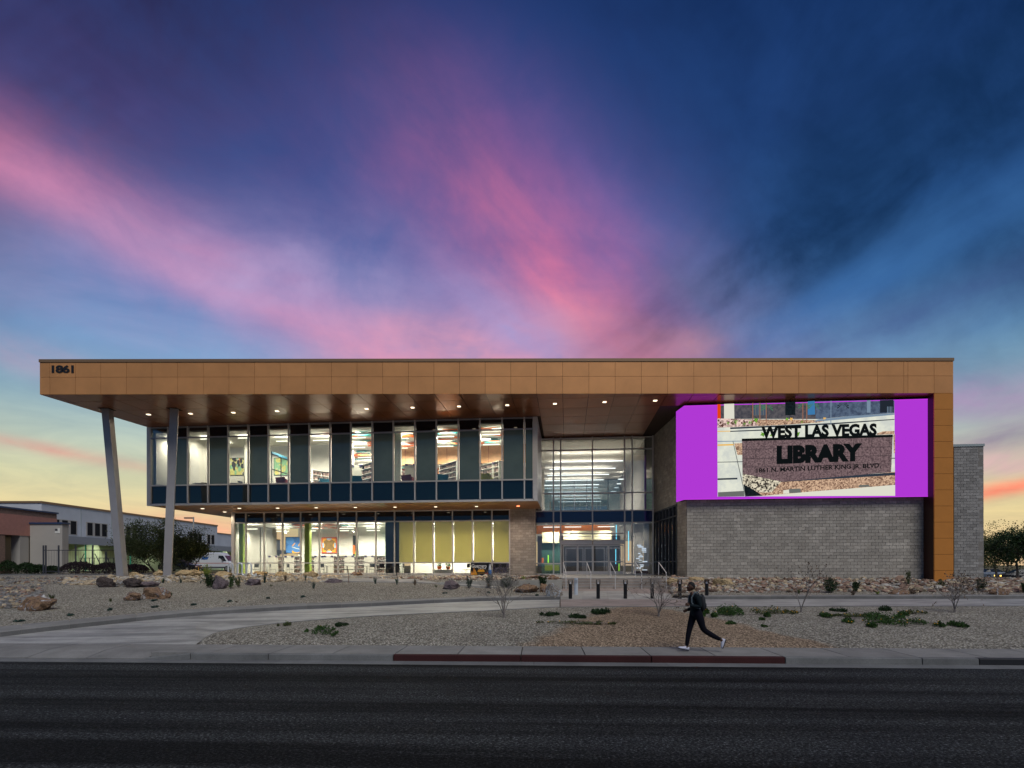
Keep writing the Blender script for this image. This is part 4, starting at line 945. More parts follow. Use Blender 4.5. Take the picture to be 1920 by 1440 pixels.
emat('pic_dark', lin(34,40,50)); emat('pic_white', lin(222,220,204)); emat('pic_orange', lin(225,70,20)); emat('pic_rubble', lin(90,60,55), lin(235,205,195), 9., 'v', .3, .6)
emat('pic_gravel', lin(120,90,75), lin(215,180,150), 14., 'v', .3, .7); emat('pic_gravel2', lin(60,55,50), lin(225,215,190), 12., 'v', .35, .6); emat('pic_sign', lin(84,68,72), lin(132,110,112), 11.)
emat('pic_grey', lin(104,108,104)); emat('pic_shadow', lin(48,56,68)); emat('pic_green', lin(60,120,50), lin(130,180,60), 9.); emat('pic_palm', lin(70,120,90)); emat('pic_trunk', lin(150,105,85)); emat('pic_blue', lin(60,120,170))
emat('pic_bluegrey', lin(64,76,98), lin(88,104,126), 4.); emat('pic_yellow', lin(235,185,90)); emat('pic_slate', lin(70,84,104)); emat('pic_joint', lin(58,50,54)); emat('pic_text', lin(14,18,20)); emat('pic_path', lin(120,140,160))
PM = ['pic_cream','pic_wall','pic_black','pic_white','pic_orange','pic_rubble','pic_gravel','pic_gravel2','pic_sign','pic_grey','pic_shadow','pic_green','pic_palm','pic_trunk','pic_blue','pic_bluegrey','pic_yellow','pic_slate','pic_joint','pic_text','pic_path','pic_dark']
ix = {n: i for i, n in enumerate(PM)}
pm = MB()
def pp(pts, m, layer): pm.poly([pic(x, y, layer) for x, y in pts], ix[m])
pp([(130,970),(1812,962),(1806,52),(128,94)], 'pic_cream', 0)
pp([(288,232),(1100,236),(1400,205),(1806,180),(1806,52),(288,88)], 'pic_wall', 1)
pp([(1060,236),(1380,208),(1806,180),(1806,52),(1060,66)], 'pic_bluegrey', 2)
pp([(1670,178),(1798,172),(1798,54),(1670,58)], 'pic_dark', 3)
pp([(128,232),(192,232),(192,92),(128,94)], 'pic_wall', 2); pp([(128,230),(160,230),(160,93),(128,94)], 'pic_orange', 3); pp([(193,236),(290,236),(288,88),(193,91)], 'pic_white', 3)
pp([(470,200),(590,196),(590,92),(470,98)], 'pic_grey', 3); 
for k in range(5): pp([(474+24*k,198),(490+24*k,196),(486+24*k,96),(470+24*k,98)], 'pic_slate', 4)
pp([(772,200),(868,196),(868,70),(772,74)], 'pic_black', 3); pp([(985,196),(1055,192),(1052,64),(985,68)], 'pic_blue', 3); pp([(1546,176),(1580,175),(1580,58),(1546,60)], 'pic_path', 4)
pp([(130,316),(530,300),(760,290),(1100,268),(1160,250),(900,240),(470,238),(300,232),(130,228)], 'pic_gravel', 3)
pp([(130,314),(520,300),(470,246),(300,232),(132,228)], 'pic_rubble', 4)
pp([(1040,262),(1400,232),(1806,196),(1806,182),(1400,206),(1080,240)], 'pic_path', 4)
pp([(250,330),(1200,288),(1806,244),(1806,236),(1200,274),(250,314)], 'pic_shadow', 4)
pp([(250,356),(700,340),(700,328),(250,346)], 'pic_shadow', 4)
pp([(1640,385),(1806,380),(1806,350),(1700,352),(1640,372)], 'pic_gravel', 3)
pp([(130,450),(365,446),(365,440),(130,442)], 'pic_path', 3); pp([(130,355),(252,352),(252,345),(130,347)], 'pic_yellow', 3); pp([(130,488),(285,484),(285,470),(130,474)], 'pic_yellow', 3)
pp([(130,646),(365,642),(365,635),(130,640)], 'pic_shadow', 3); pp([(130,812),(318,806),(318,790),(130,796)], 'pic_shadow', 3)
pp([(1774,612),(1812,612),(1812,604),(1774,604)], 'pic_shadow', 3)
pp([(318,574),(364,574),(364,462),(288,466)], 'pic_gravel', 3); pp([(390,970),(398,970),(278,440),(272,442)], 'pic_grey', 3)
pp([(134,970),(385,966),(378,915),(134,928)], 'pic_grey', 3)
pp([(560,962),(1812,860),(1812,735),(1400,780),(730,826),(430,900)], 'pic_gravel', 2)
pp([(560,966),(1812,964),(1812,862),(980,925)], 'pic_white', 3)
pp([(372,840),(560,962),(396,968)], 'pic_black', 3); pp([(368,850),(520,930),(640,930),(735,826),(660,790),(366,752)], 'pic_gravel2', 4)
pp([(720,832),(1812,768),(1812,742),(740,812)], 'pic_shadow', 4)
pp([(806,938),(920,932),(916,894),(806,898)], 'pic_grey', 4); pp([(752,942),(810,940),(806,904),(752,910)], 'pic_white', 4); pp([(1460,882),(1575,878),(1560,858),(1475,862)], 'pic_grey', 4)
pp([(1800,560),(1812,560),(1812,380),(1796,384)], 'pic_gravel', 3)
pp([(366,752),(740,828),(1400,772),(1774,740),(1790,400),(362,432)], 'pic_sign', 5)
for j, (ya, yb) in enumerate(((520,498),(608,580),(690,660))):
    pp([(366,ya+4),(1782,yb+4),(1782,yb),(366,ya)], 'pic_joint', 6)
rows = [(436,522),(526,608),(612,690),(694,750)]
for j, (ya, yb) in enumerate(rows):
    for k in range(9):
        x = 400+k*170+(85 if j % 2 else 0)
        if x < 1770: f = 1-(x-366)/1416; dy = -24*(1-f); pp([(x,yb+dy),(x+4,yb+dy),(x+4,ya+dy),(x,ya+dy)], 'pic_joint', 6)
pp([(360,444),(1792,408),(1792,384),(360,420)], 'pic_text', 7)
def ptext(s, xl, xr, tl, bl_, tr, br, bold):
    add_text(pm, s, lambda a, b: pic(xl+(xr-xl)*a, (bl_*(1-b)+tl*b)*(1-a)+(br*(1-b)+tr*b)*a, 8), bold, ix['pic_text'])
ptext('WEST LAS VEGAS', 542, 1640, 300, 420, 276, 396, .055); ptext('LIBRARY', 690, 1502, 488, 662, 464, 634, .07); ptext('1861 N. MARTIN LUTHER KING JR. BLVD.', 498, 1676, 700, 756, 652, 708, .028)
for x, y, s in ((300,262,1),(230,275,.7),(385,282,.7),(440,270,.8),(495,245,.9),(830,235,.6),(560,380,.9),(650,385,.9),(890,375,.9),(935,262,.5),(1145,232,.6),(790,235,.6)):
    n = 9; pp([(x+34*s*math.cos(2*math.pi*k/n)*(1 if k % 2 else .5), y-30*s*math.sin(2*math.pi*k/n)*(1 if k % 2 else .5)) for k in range(n)], 'pic_yellow' if x in (830,1145) else 'pic_green', 4)
for x, w in ((460,9),(527,9),(588,8),(935,8),(972,8)): pp([(x,272),(x+w,272),(x+w,80),(x,82)], 'pic_trunk', 5)
for x, y in ((530,100),(600,110),(950,90),(1040,96),(1320,92)):
    for k in range(8):
        a = math.pi*(k/7)*1.1-.15; pp([(x,y),(x+60*math.cos(a),y+30-50*math.sin(a)),(x+52*math.cos(a),y+38-50*math.sin(a))], 'pic_palm' if x < 1300 else 'pic_dark', 5)
pp([(1200,280),(1208,280),(1210,62),(1202,62)], 'pic_path', 6)
for k in range(4): pp([(1738+14*k,184),(1743+14*k,184),(1743+14*k,118),(1738+14*k,118)], 'pic_path', 5)
pm.build('picture', PM, led)
# house number
mb = MB(); add_text(mb, '1861', lambda a, b: (fx(98)+(fx(139.5)-fx(98))*a, FD-.03, (CAMZ-(698-HY)/F*FD)+((14.5)/F*FD)*b), .035, 0, .86)
nume = mb.build('house_number', 'text_black', lib)

# ================================================================== FURNITURE AND FITTINGS
# paintings
def painting(px0, px1, y0, y1, V, label, draw, frame='black_metal'):
    u0, u1 = u_at(px0, V), u_at(px1, V); z1, z0 = z_at(px0, y0, V), z_at(px0, y1, V)
    t = thing('painting', label, 'painting', (*WF((u0+u1)/2, V), z0))
    MB().fbox(WF, u0-.05, u1+.05, V-.03, V, z0-.05, z1+.05).build('frame', frame, t)
    cm = MB(); mats = draw(lambda a, b, l: (*WF(u0+(u1-u0)*a, V-.034-.003*l), z0+(z1-z0)*b), cm); cm.build('canvas', mats, t)
for n, c in (('art_yellow',(.65,.6,.2)),('art_green',(.25,.5,.3)),('art_orange',(.75,.3,.04)),('art_black',(.03,.03,.03)),('art_cream',(.7,.66,.5)),('art_blue',(.03,.12,.36)),('art_lblue',(.35,.52,.75)),('art_red',(.5,.07,.02)),('art_brown',(.20,.12,.03)),('art_amber',(.8,.38,.03))): mat(n, c, .7, var=.2, vscale=6.)
def blobs(seed, mats, n=26):
    def draw(P, cm):
        r = random.Random(seed); cm.poly([P(0,0,0),P(1,0,0),P(1,1,0),P(0,1,0)], 0)
        for i in range(n):
            x, y = r.random(), r.random(); k = 6; rx, ry = r.uniform(.05,.16), r.uniform(.06,.22); a0 = r.random()*3
            cm.poly([P(min(1,max(0,x+rx*math.cos(a0+2*math.pi*j/k))), min(1,max(0,y+ry*math.sin(a0+2*math.pi*j/k))), 1+i*.2) for j in range(k)], 1+r.randrange(len(mats)-1))
        return mats
    return draw
painting(431,459,859,890,V2+5.19,'yellow, green and black abstract painting behind the third clear upper window', blobs(3, ['art_yellow','art_green','art_orange','art_black','art_cream','art_black'], 24))
painting(515,541,859,890,V2+5.19,'bright yellow and green abstract painting behind the glazed screen upstairs', blobs(11, ['art_green','art_yellow','art_yellow','art_cream','art_green'], 26))
def blue_art(P, cm):
    cm.poly([P(0,0,0),P(1,0,0),P(1,1,0),P(0,1,0)], 0)
    def disc(x, y, rx, ry, m, l, n=16): cm.poly([P(min(1,max(0,x+rx*math.cos(2*math.pi*j/n))), min(1,max(0,y+ry*math.sin(2*math.pi*j/n))), l) for j in range(n)], m)
    disc(.28,.78,.27,.24,1,1); disc(.25,.22,.25,.28,1,1.2); disc(.72,.3,.3,.26,1,1.4); disc(.7,.08,.3,.12,2,1.6); disc(.75,.14,.26,.1,1,1.8)
    for a in ((.4,.45,.6,.62),(.82,.45,.93,.6)): cm.poly([P(a[0],a[1],2),P(a[0]+.06,a[1]-.03,2),P(a[2]+.04,a[3],2),P(a[2],a[3]+.04,2)], 3)
    cm.poly([P(.4,.4,2.4),P(.4,.37,2.4),P(1,.2,2.4),P(1,.24,2.4)], 4); return ['art_lblue' if False else 'art_blue','art_lblue2','art_amber','art_amber','art_cream']
mat('art_lblue2', (.05,.18,.48), .7)
VBp = VB-.06
painting(536.5,564,1007,1036,VBp,'large blue abstract painting of overlapping shapes on the ground floor wall', blue_art)
def orange_art(P, cm):
    cm.poly([P(0,0,0),P(1,0,0),P(1,1,0),P(0,1,0)], 0); cm.poly([P(.05,.05,.5),P(.95,.05,.5),P(.95,.95,.5),P(.05,.95,.5)], 1)
    for x, y in ((.5,.08),(.5,.92),(.09,.5),(.91,.5)): cm.poly([P(x-.16 if abs(x-.5)<.1 else x-.06,y-.06 if abs(x-.5)<.1 else y-.16,1),P(x+.16 if abs(x-.5)<.1 else x+.06,y-.06 if abs(x-.5)<.1 else y-.16,1),P(x+.16 if abs(x-.5)<.1 else x+.06,y+.06 if abs(x-.5)<.1 else y+.16,1),P(x-.16 if abs(x-.5)<.1 else x-.06,y+.06 if abs(x-.5)<.1 else y+.16,1)], 2)
    X = [(.5,.25),(.68,.1),(.9,.25),(.75,.5),(.9,.75),(.68,.9),(.5,.75),(.32,.9),(.1,.75),(.25,.5),(.1,.25),(.32,.1)]
    cm.poly([P(x,y,1.5) for x, y in X], 3); return ['art_red','art_amber','art_lblue','art_brown']
painting(604,631,1008,1036,VBp,'orange framed painting with a brown geometric cross shape on the ground floor wall', orange_art, 'art_red')
# bookcases
def bookcase(name, W_, H_, shelves):
    t = thing(name, None, 'bookcase'); dpt = .45
    for s in (0, W_-.04): MB().box(s, s+.04, 0, dpt, 0, H_).build('side_panel', 'shelf_white', t)
    MB().box(.041, W_-.041, dpt/2-.01, dpt/2+.01, .0, H_-.05).build('back_panel', 'shelf_white', t)
    r = random.Random(4)
    for k in range(shelves+1):
        z = .08+(H_-.13)*k/shelves; MB().box(.041, W_-.041, 0, dpt, z, z+.03).build('shelf', 'shelf_white', t)
    bk = MB()
    for k in range(shelves):
        z = .08+(H_-.13)*k/shelves+.031; x = .06
        while x < W_-.12:
            w_ = r.uniform(.03,.07); h_ = r.uniform(.17,.26)
            if r.random() < .82: bk.box(x, x+w_, .04, .2, z, z+min(h_, (H_-.13)/shelves-.05))
            x += w_+.004
    bk.build('books', 'books', t, kind='stuff')
    return t
bc = bookcase('bookcase', 1.6, 1.65, 4); tall = bookcase('bookcase', 2.4, 2.0, 5)
ZU = 7.16
first = True; lowV = V1+4.6
shelf_list = [(522,lowV,'nearest the grey wall corner left of the blue painting'),(550,lowV+.6,'below the blue painting on the ground floor'),(586,lowV,'between the green pillar and the orange painting'),(622,lowV+.6,'below the orange painting'),(640,lowV,'just right of the orange painting'),(672,lowV+.5,'below the dark narrow window of the ground floor'),(706,lowV,'nearest the green light strip')]
for i, (px, v, d_) in enumerate(shelf_list):
    p = WF(u_at(px, v)-.8, v); o = bc if i == 0 else dup(bc, (0,0,0))
    o.location = (p[0], p[1], ZF+.01); o.rotation_euler = (0,0,-TH); o['label'] = 'low white bookcase '+d_; o['group'] = 'bookcases of the ground floor'
up_list = [(600,V2+3.8,.9,'behind the fifth clear window upstairs'),(684,V2+2.6,-.8,'behind the sixth clear window upstairs'),(766,V2+4.8,1.2,'far back behind the seventh clear window upstairs'),(838,V2+3.,-.9,'behind the eighth clear window upstairs'),(912,V2+3.4,-.85,'behind the last clear window upstairs')]
for i, (px, v, ry, d_) in enumerate(up_list):
    p = WF(u_at(px, v)-.6, v); o = tall if i == 0 else dup(tall, (0,0,0))
    o.location = (p[0], p[1], ZU+.6); o.rotation_euler = (0,0,ry); o['label'] = 'tall white bookcase of books '+d_; o['group'] = 'bookcases of the upper floor'
# end panels of the bookcases with navy section signs, built as separate things
def end_panel(px, v, z, H_, label):
    p = WF(u_at(px, v), v); t = thing('bookcase_end_panel', label, 'bookcase end panel', (p[0], p[1], z), 'grey end panels of the bookcases', rz=-TH)
    BASE[t.name] = Vector((0,0,0)); MB().box(-.45,.45,0,.05,0,H_).build('board', 'beige_grey', t)
    for s in (-.42,.2): MB().box(s,s+.22,-.03,-.002,H_-.12,H_+.03).build('section_sign', 'navy_sign', t)
mat('beige_grey', (.50,.48,.44), .8)
for px, w_ in ((512,'left of the first low bookcase'),(542,'under the blue painting'),(598,'left under the orange painting'),(616,'right under the orange painting'),(655,'between the orange painting and the narrow window'),(692,'left of the green light strip')): end_panel(px, lowV-.6, ZF, 1.62, 'grey bookcase end panel with two navy plates '+w_)
for px, w_ in ((669,'upstairs behind the sixth clear window'),(770,'upstairs behind the seventh clear window'),(852,'upstairs behind the eighth clear window'),(934,'upstairs behind the last clear window')): end_panel(px, V2+2.2, ZU+.5, 2.05, 'grey bookcase end panel with two navy plates '+w_)
# chairs
def lounge(m, label, px, v, rz):
    p = WF(u_at(px, v), v); t = thing('lounge_chair', label, 'armchair', (p[0], p[1], ZU+.42), 'armchairs along the upper windows', rz=rz); BASE[t.name] = Vector((0,0,0))
    MB().hexa([(-.34,-.3,.3),(.34,-.3,.3),(.3,.3,.3),(-.3,.3,.3)],[(-.4,-.36,.48),(.4,-.36,.48),(.36,.34,.46),(-.36,.34,.46)]).build('seat', m, t)
    MB().hexa([(-.36,.26,.42),(.36,.26,.42),(.34,.36,.42),(-.34,.36,.42)],[(-.46,.38,1.05),(.46,.38,1.05),(.44,.48,1.05),(-.44,.48,1.05)]).build('backrest', m, t)
    for s in (-1,1):
        MB().hexa([(s*.36-.04,-.3,.42),(s*.36+.04,-.3,.42),(s*.36+.04,.3,.42),(s*.36-.04,.3,.42)],[(s*.45-.05,-.34,.78),(s*.45+.05,-.34,.78),(s*.45+.05,.4,.9),(s*.45-.05,.4,.9)]).build('armrest', m, t)
        for q in (-1,1): MB().tube([(s*.2,q*.2,.3),(s*.36,q*.34,0)], .016, 5).build('leg', 'steel', t)
lounge('fabric_teal','teal armchair upstairs behind the sixth clear window',666,V2+.9,3.4); lounge('fabric_maroon','maroon armchair upstairs behind the seventh clear window',769,V2+.9,2.6)
lounge('fabric_teal','dark teal armchair upstairs behind the eighth clear window',825,V2+.9,3.6); lounge('fabric_olive','olive armchair upstairs behind the last clear window',910,V2+.9,2.9)
lounge('fabric_maroon','maroon armchair upstairs in front of the glazed screen',534,V2+.9,2.7); lounge('fabric_grey','low grey armchair upstairs beside the leaning column',333,V2+.9,.4); lounge('fabric_teal','blue armchair upstairs behind the fifth clear window',612,V2+1.2,.5)
def chair_t(name, m):
    t = thing(name, None, 'chair'); MB().box(-.22,.22,-.22,.22,.43,.46).build('seat', m, t)
    bk = MB(); bk.box(-.2,.2,.2,.22,.62,.9); bk.build('backrest', m, t)
    for s in (-1,1):
        MB().tube([(s*.23,-.23,0),(s*.23,-.23,.44),(s*.23,.2,.44)], .013, 5).build('leg', 'fence_metal', t); MB().tube([(s*.23,.24,0),(s*.23,.22,.5),(s*.21,.25,.92)], .013, 5).build('leg', 'fence_metal', t)
    MB().tube([(-.21,.25,.92),(.21,.25,.92)], .013, 5).build('top_rail', 'fence_metal', t); MB().tube([(-.23,-.23,.02),(.23,-.23,.02)], .012, 5).build('stretcher', 'fence_metal', t)
    return t
def table_t(name, m, w_, h_=.74):
    t = thing(name, None, 'table'); MB().box(-w_,w_,-w_*.8,w_*.8,h_-.03,h_).build('table_top', m, t); MB().tube([(0,0,0),(0,0,h_-.03)], .04, 8).build('leg', 'fence_metal', t); MB().box(-.26,.26,-.26,.26,0,.02).build('base', 'fence_metal', t); return t
ch = chair_t('cafe_chair', 'black_metal'); tb = table_t('side_table', 'desk_top', .4)
outs = [(714,42.6,-.2,'dark metal cafe chair on the terrace left of the green light strip'),(731,42.4,.4,'dark metal cafe chair on the terrace right of the green light strip'),(762,42.5,1.5,'dark metal cafe chair turned sideways on the terrace under the first blind'),(874,42.4,-.9,'dark metal cafe chair just left of the taco display box'),(932,42.6,.1,'left dark metal cafe chair on the terrace right of the taco display box'),(946,42.6,.2,'right dark metal cafe chair on the terrace near the block pier')]
for i, (px, v, rz, l) in enumerate(outs):
    p = WF(u_at(px,v), v); o = ch if i == 0 else dup(ch, (0,0,0)); o.location = (p[0],p[1],ZF-.02); o.rotation_euler = (0,0,rz); o['label'] = l; o['group'] = 'cafe chairs on the terrace'
ins = [(358,V2+1.3,ZU+.45,'black chair upstairs left behind the second clear window'),(384,V2+1.6,ZU+.45,'black chair upstairs right behind the second clear window'),(455,V2+1.3,ZU+.45,'black chair upstairs below the yellow abstract painting'),(512,V1+1.6,ZF,'black office chair on the ground floor in the third bay'),(545,V1+2.,ZF,'black chair on the ground floor below the blue painting'),(700,V1+1.8,ZF,'black chair on the ground floor left of the green light strip'),(602,V1+2.,ZF,'black chair on the ground floor below the orange painting'),(478,V1+1.4,ZF,'black chair on the ground floor in the dark corner bay')]
for i, (px, v, z, l) in enumerate(ins):
    p = WF(u_at(px,v), v); o = dup(ch, (p[0],p[1],z), .6*i, l); o['group'] = 'chairs inside the library'
tl = [(375,V2+1.1,ZU+.45,'dark table upstairs behind the second clear window'),(438,V2+1.2,ZU+.45,'dark table upstairs left below the yellow abstract painting'),(300,V2+1.4,ZU+.45,'small dark table upstairs behind the first clear window'),(613,V1+1.3,ZF,'dark cafe table on the ground floor below the orange painting'),(651,V1+1.1,ZF,'dark cafe table on the ground floor in front of the narrow window'),(688,V1+1.2,ZF,'dark cafe table on the ground floor two bays left of the green strip'),(744,V1-1.,ZF-.02,'square cafe table outside on the terrace under the first blind'),(921,V1-1.,ZF-.02,'square cafe table outside on the terrace beside the taco display box')]
for i, (px, v, z, l) in enumerate(tl):
    p = WF(u_at(px,v), v); o = tb if i == 0 else dup(tb, (0,0,0)); o.location = (p[0],p[1],z); o.rotation_euler = (0,0,.2*i); o['label'] = l; o['group'] = 'small tables in and before the library'
# food display box with printed front
dv = 41.7; u0, u1 = u_at(882.5, dv), u_at(916, dv); z1 = z_at(900,1055.5,dv)
bx = thing('display_box', 'black taco stand box with orange flames and white lettering on the terrace', 'display box', (*WF((u0+u1)/2, dv), ZF-.02))
MB().fbox(WF, u0, u1, dv, dv+.6, ZF, z1).build('body', 'black_metal', bx)
MB().fbox(WF, u0-.03, u1+.03, dv-.03, dv+.63, z1+.002, z1+.05).build('lid', 'alu_grey', bx)
pr = MB(); PR = lambda a, b, l: (*WF(u0+(u1-u0)*a, dv-.004-.002*l), ZF+(z1-ZF)*b)
r = random.Random(9)
for k in range(15):
    a = r.uniform(.03,.34) if k < 9 else r.uniform(.78,.97); h = r.uniform(.25,.75) if k < 9 else r.uniform(.2,.5); w_ = r.uniform(.05,.1)
    pr.poly([PR(a-w_ if a > w_ else 0,.05,1+k*.1),PR(min(1,a+w_),.05,1+k*.1),PR(min(1,a+w_*.6),h*.6,1+k*.1),PR(a,h,1+k*.1),PR(max(0,a-w_*.5),h*.5,1+k*.1)], k % 2 if k < 9 else 2)
pr.poly([PR(.38,.14,3),PR(.82,.14,3),PR(.82,.22,3),PR(.38,.22,3)], 3)
for cx, w_ in ((.52,.13),(.68,.1)): pr.poly([PR(cx+w_*math.cos(math.pi*k/8), .28+.24*math.sin(math.pi*k/8), 3.2+cx) for k in range(9)], 4)
add_text(pr, 'Guerrero', lambda a, b: PR(.05+.85*a, .62+.3*b+.0*a, 4.5), .03, 5); add_text(pr, 'Tacos', lambda a, b: PR(.4+.45*a, .52+.14*b, 4.7), .02, 5)
pr.build('printed_front', ['art_orange','art_amber','art_red','art_brown','art_amber','tile_white'], bx)
mb = MB(); p = WF(u_at(918.5,dv+.1), dv+.1)
bt = thing('blue_bottle', 'white and blue bottle standing right of the taco stand box', 'bottle', (p[0],p[1],ZF-.02)); 
MB().tube([(p[0],p[1],ZF),(p[0],p[1],ZF+.42)], .13, 10).build('body', 'art_lblue2', bt); MB().tube([(p[0],p[1],ZF+.421),(p[0],p[1],ZF+.6),(p[0],p[1],ZF+.85)], [.13,.11,.05], 10).build('top', 'white_metal', bt)
for px, l in ((824,'terracotta planter with trailing red flowers low behind the third blind window'),(840.5,'orange pot with a green plant low behind the third blind window')):
    v = V1+.6; p = WF(u_at(px,v), v); t = thing('potted_plant', l, 'potted plant', (p[0],p[1],ZF+.45), 'pots on the sill behind the blinds')
    MB().tube([(p[0],p[1],ZF+.45),(p[0],p[1],ZF+.68)], [.13,.2], 10).build('pot', 'tile_orange', t); lf = MB(); r = random.Random(int(px))
    for k in range(40): q = Vector((p[0]+r.uniform(-.2,.2),p[1]+r.uniform(-.12,.12),ZF+.66+r.uniform(0,.25))); e = Vector((r.uniform(-.06,.06),r.uniform(-.04,.04),r.uniform(.02,.09))); f = Vector((.03,0,0)); lf.quad(tuple(q-f),tuple(q+f),tuple(q+f+e),tuple(q-f+e))
    lf.build('leaves', 'leaf_green', t)
v = V1+.6; MB_ = MB().fbox(WF, u_at(815,v), u_at(848,v), v-.2, v+.3, ZF+.38, ZF+.44); MB_.fbox(WF, u_at(815,v), u_at(848,v), v-.15, v+.25, ZF, ZF+.379); solo('planter_bench', 'low white bench carrying two pots inside the third blind window', 'bench', MB_, 'plaster', (*WF(u_at(831,v), v), ZF))
# tree-like glass exhibit to the right of the doors
v = VL+1.2; p = WF(u_at(1202,v), v); ex = thing('glass_exhibit', 'tall glowing glass display cabinet inside the lobby right of the doors', 'display cabinet', (p[0],p[1],ZF))
MB().box(p[0]-.5,p[0]+.5,p[1]-.3,p[1]+.3,ZF,ZF+.3).build('base', 'navy_sign', ex); r = random.Random(2)
for k in range(16): a, b = r.uniform(-.42,.1), ZF+.35+k*.13; MB().box(p[0]+a,p[0]+a+r.uniform(.15,.4),p[1]-.1,p[1]-.05,b,b+r.uniform(.06,.12)).build('glass_piece', 'lamp_cabinet', ex)
for s in (-.48,.46): MB().box(p[0]+s,p[0]+s+.02,p[1]-.3,p[1]-.28,ZF+.3,ZF+2.5).build('cabinet_post', 'steel', ex)
# handrails
def handrail():
    t = thing('handrail', None, 'handrail'); zb, zt = .84, ZF; y0, y1 = STEP0-.12, STEP0+1.55
    MB().tube([(0,y0,zb-.1),(0,y0,zb+.90)], .022, 8).build('post', 'alu_white', t); MB().tube([(0,y1,zt),(0,y1,zt+.90)], .022, 8).build('post', 'alu_white', t)
    MB().tube([(0,y0,zb+.90),(0,y0+.02,zb+.93),(0,y1-.02,zt+.93),(0,y1,zt+.9)], .024, 8).build('rail', 'alu_white', t)
    return t
hr = handrail()
for i, (px, l) in enumerate(((1061,'leftmost steel handrail on the entrance steps'),(1107.5,'second steel handrail from the left on the entrance steps'),(1153.5,'middle steel handrail on the entrance steps'),(1203,'second steel handrail from the right on the entrance steps'),(1249,'rightmost steel handrail on the entrance steps by the block corner'))):
    o = hr if i == 0 else dup(hr, (0,0,0)); o.location = ((px-960)/F*32.1, 0, 0); o['label'] = l; o['group'] = 'handrails of the entrance steps'
# bollards
def bollard():
    t = thing('bollard', None, 'bollard'); MB().tube([(0,0,-.1),(0,0,.70),(0,0,.705)], [.085,.085,.07], 16).build('post', 'black_metal', t)
    for s in (-1,1): MB().box(s*.085-.012, s*.085+.012, -.06, .06, .68, .90).build('lamp_guard', 'black_metal', t)
    MB().tube([(0,0,.70),(0,0,.80)], [.045,.02], 10).build('lens', 'steel', t); MB().tube([(0,0,.885),(0,0,.90)], .08, 16).build('cap', 'black_metal', t)
    return t
bo = bollard()
for i, (px, l) in enumerate(((1069.5,'black bollard leftmost in the row before the steps'),(1121.5,'black bollard second from left in the row before the steps'),(1172.5,'black bollard third from left in the row before the steps'),(1223,'black bollard behind the thin bare sapling'),(1274.5,'black bollard just left of the runner head'),(1325,'black bollard on the right end of the row, right of the runner'))):
    d = 26.55; p = ((px-960)/F*d, d); o = bo if i == 0 else dup(bo, (0,0,0)); o.location = (p[0], p[1], .60+(d-26.2)*.04); o['label'] = l; o['group'] = 'black bollards between drive and plaza'
d = 28.6; p = ((1080-960)/F*d, d); mb = MB(); mb.tube([(p[0],p[1],.5),(p[0],p[1],1.55)], .1, 12); 
bp = thing('button_post', 'pale grey door opener post behind the leftmost black bollard', 'post', (p[0],p[1],.69)); mb.build('post', 'white_metal', bp); MB().box(p[0]-.06,p[0]+.06,p[1]-.12,p[1]-.101,1.3,1.45).build('push_plate', 'steel', bp)
# bike rack (wave)
d = 38.; pts = []; xs_ = [429,438,449.5,461,470.5,481]; zb = 1.5; X = lambda px: (px-960)/F*d
rk = thing('bike_rack', 'white wave-shaped bicycle rack at the left corner of the library', 'bike rack', (X(455), d, zb))
zt_, zb_ = z = (2.35, 1.75)
path = []; n = 7; x0, x1 = X(428), X(480); wv = (x1-x0)/6
for k in range(7):
    cx = x0+wv*k; up = k % 2 == 0
    path.append((cx, d, 1.45 if k in (0,6) and False else (zb_ if up else zt_)))
path = []
for k in range(7):
    x = x0+wv*k
    if k in (0,): path += [(x,d,1.4),(x,d,zt_-.15)]
    a = k % 2
    if k < 6:
        for j in range(0, 7):
            t = math.pi*j/6; sgn = 1 if a == 0 else -1; c = zt_-.13 if a == 0 else zb_-.05
            path.append((x+wv/2-math.cos(t)*wv/2, d, c+sgn*math.sin(t)*wv/2))
path += [(x1,d,1.4)]
MB().tube(path, .055, 8).build('bent_tube', 'white_metal', rk); MB().box(x0-.1,x0+.1,d-.1,d+.1,1.42,1.5).build('foot_plate', 'steel', rk); MB().box(x1-.1,x1+.1,d-.1,d+.1,1.42,1.5).build('foot_plate', 'steel', rk)
# small garden stake with lamp
for px, y, l in ((653.5,1092,'thin brown stake with a flat top in the gravel before the windows'),(372,1075,'thin yellow marker stake left of the lime shrub')):
    g = ground_at(px, y); mb = MB().tube([tuple(g),(g.x,g.y,g.z+.75)], .025, 6)
    t = thing('garden_stake', l, 'stake', tuple(g)); mb.build('stake', 'brick_brown' if px > 500 else 'art_amber', t)
    if px > 500: MB().box(g.x-.33,g.x+.33,g.y-.1,g.y+.1,g.z+.75,g.z+.79).build('plate', 'black_metal', t)
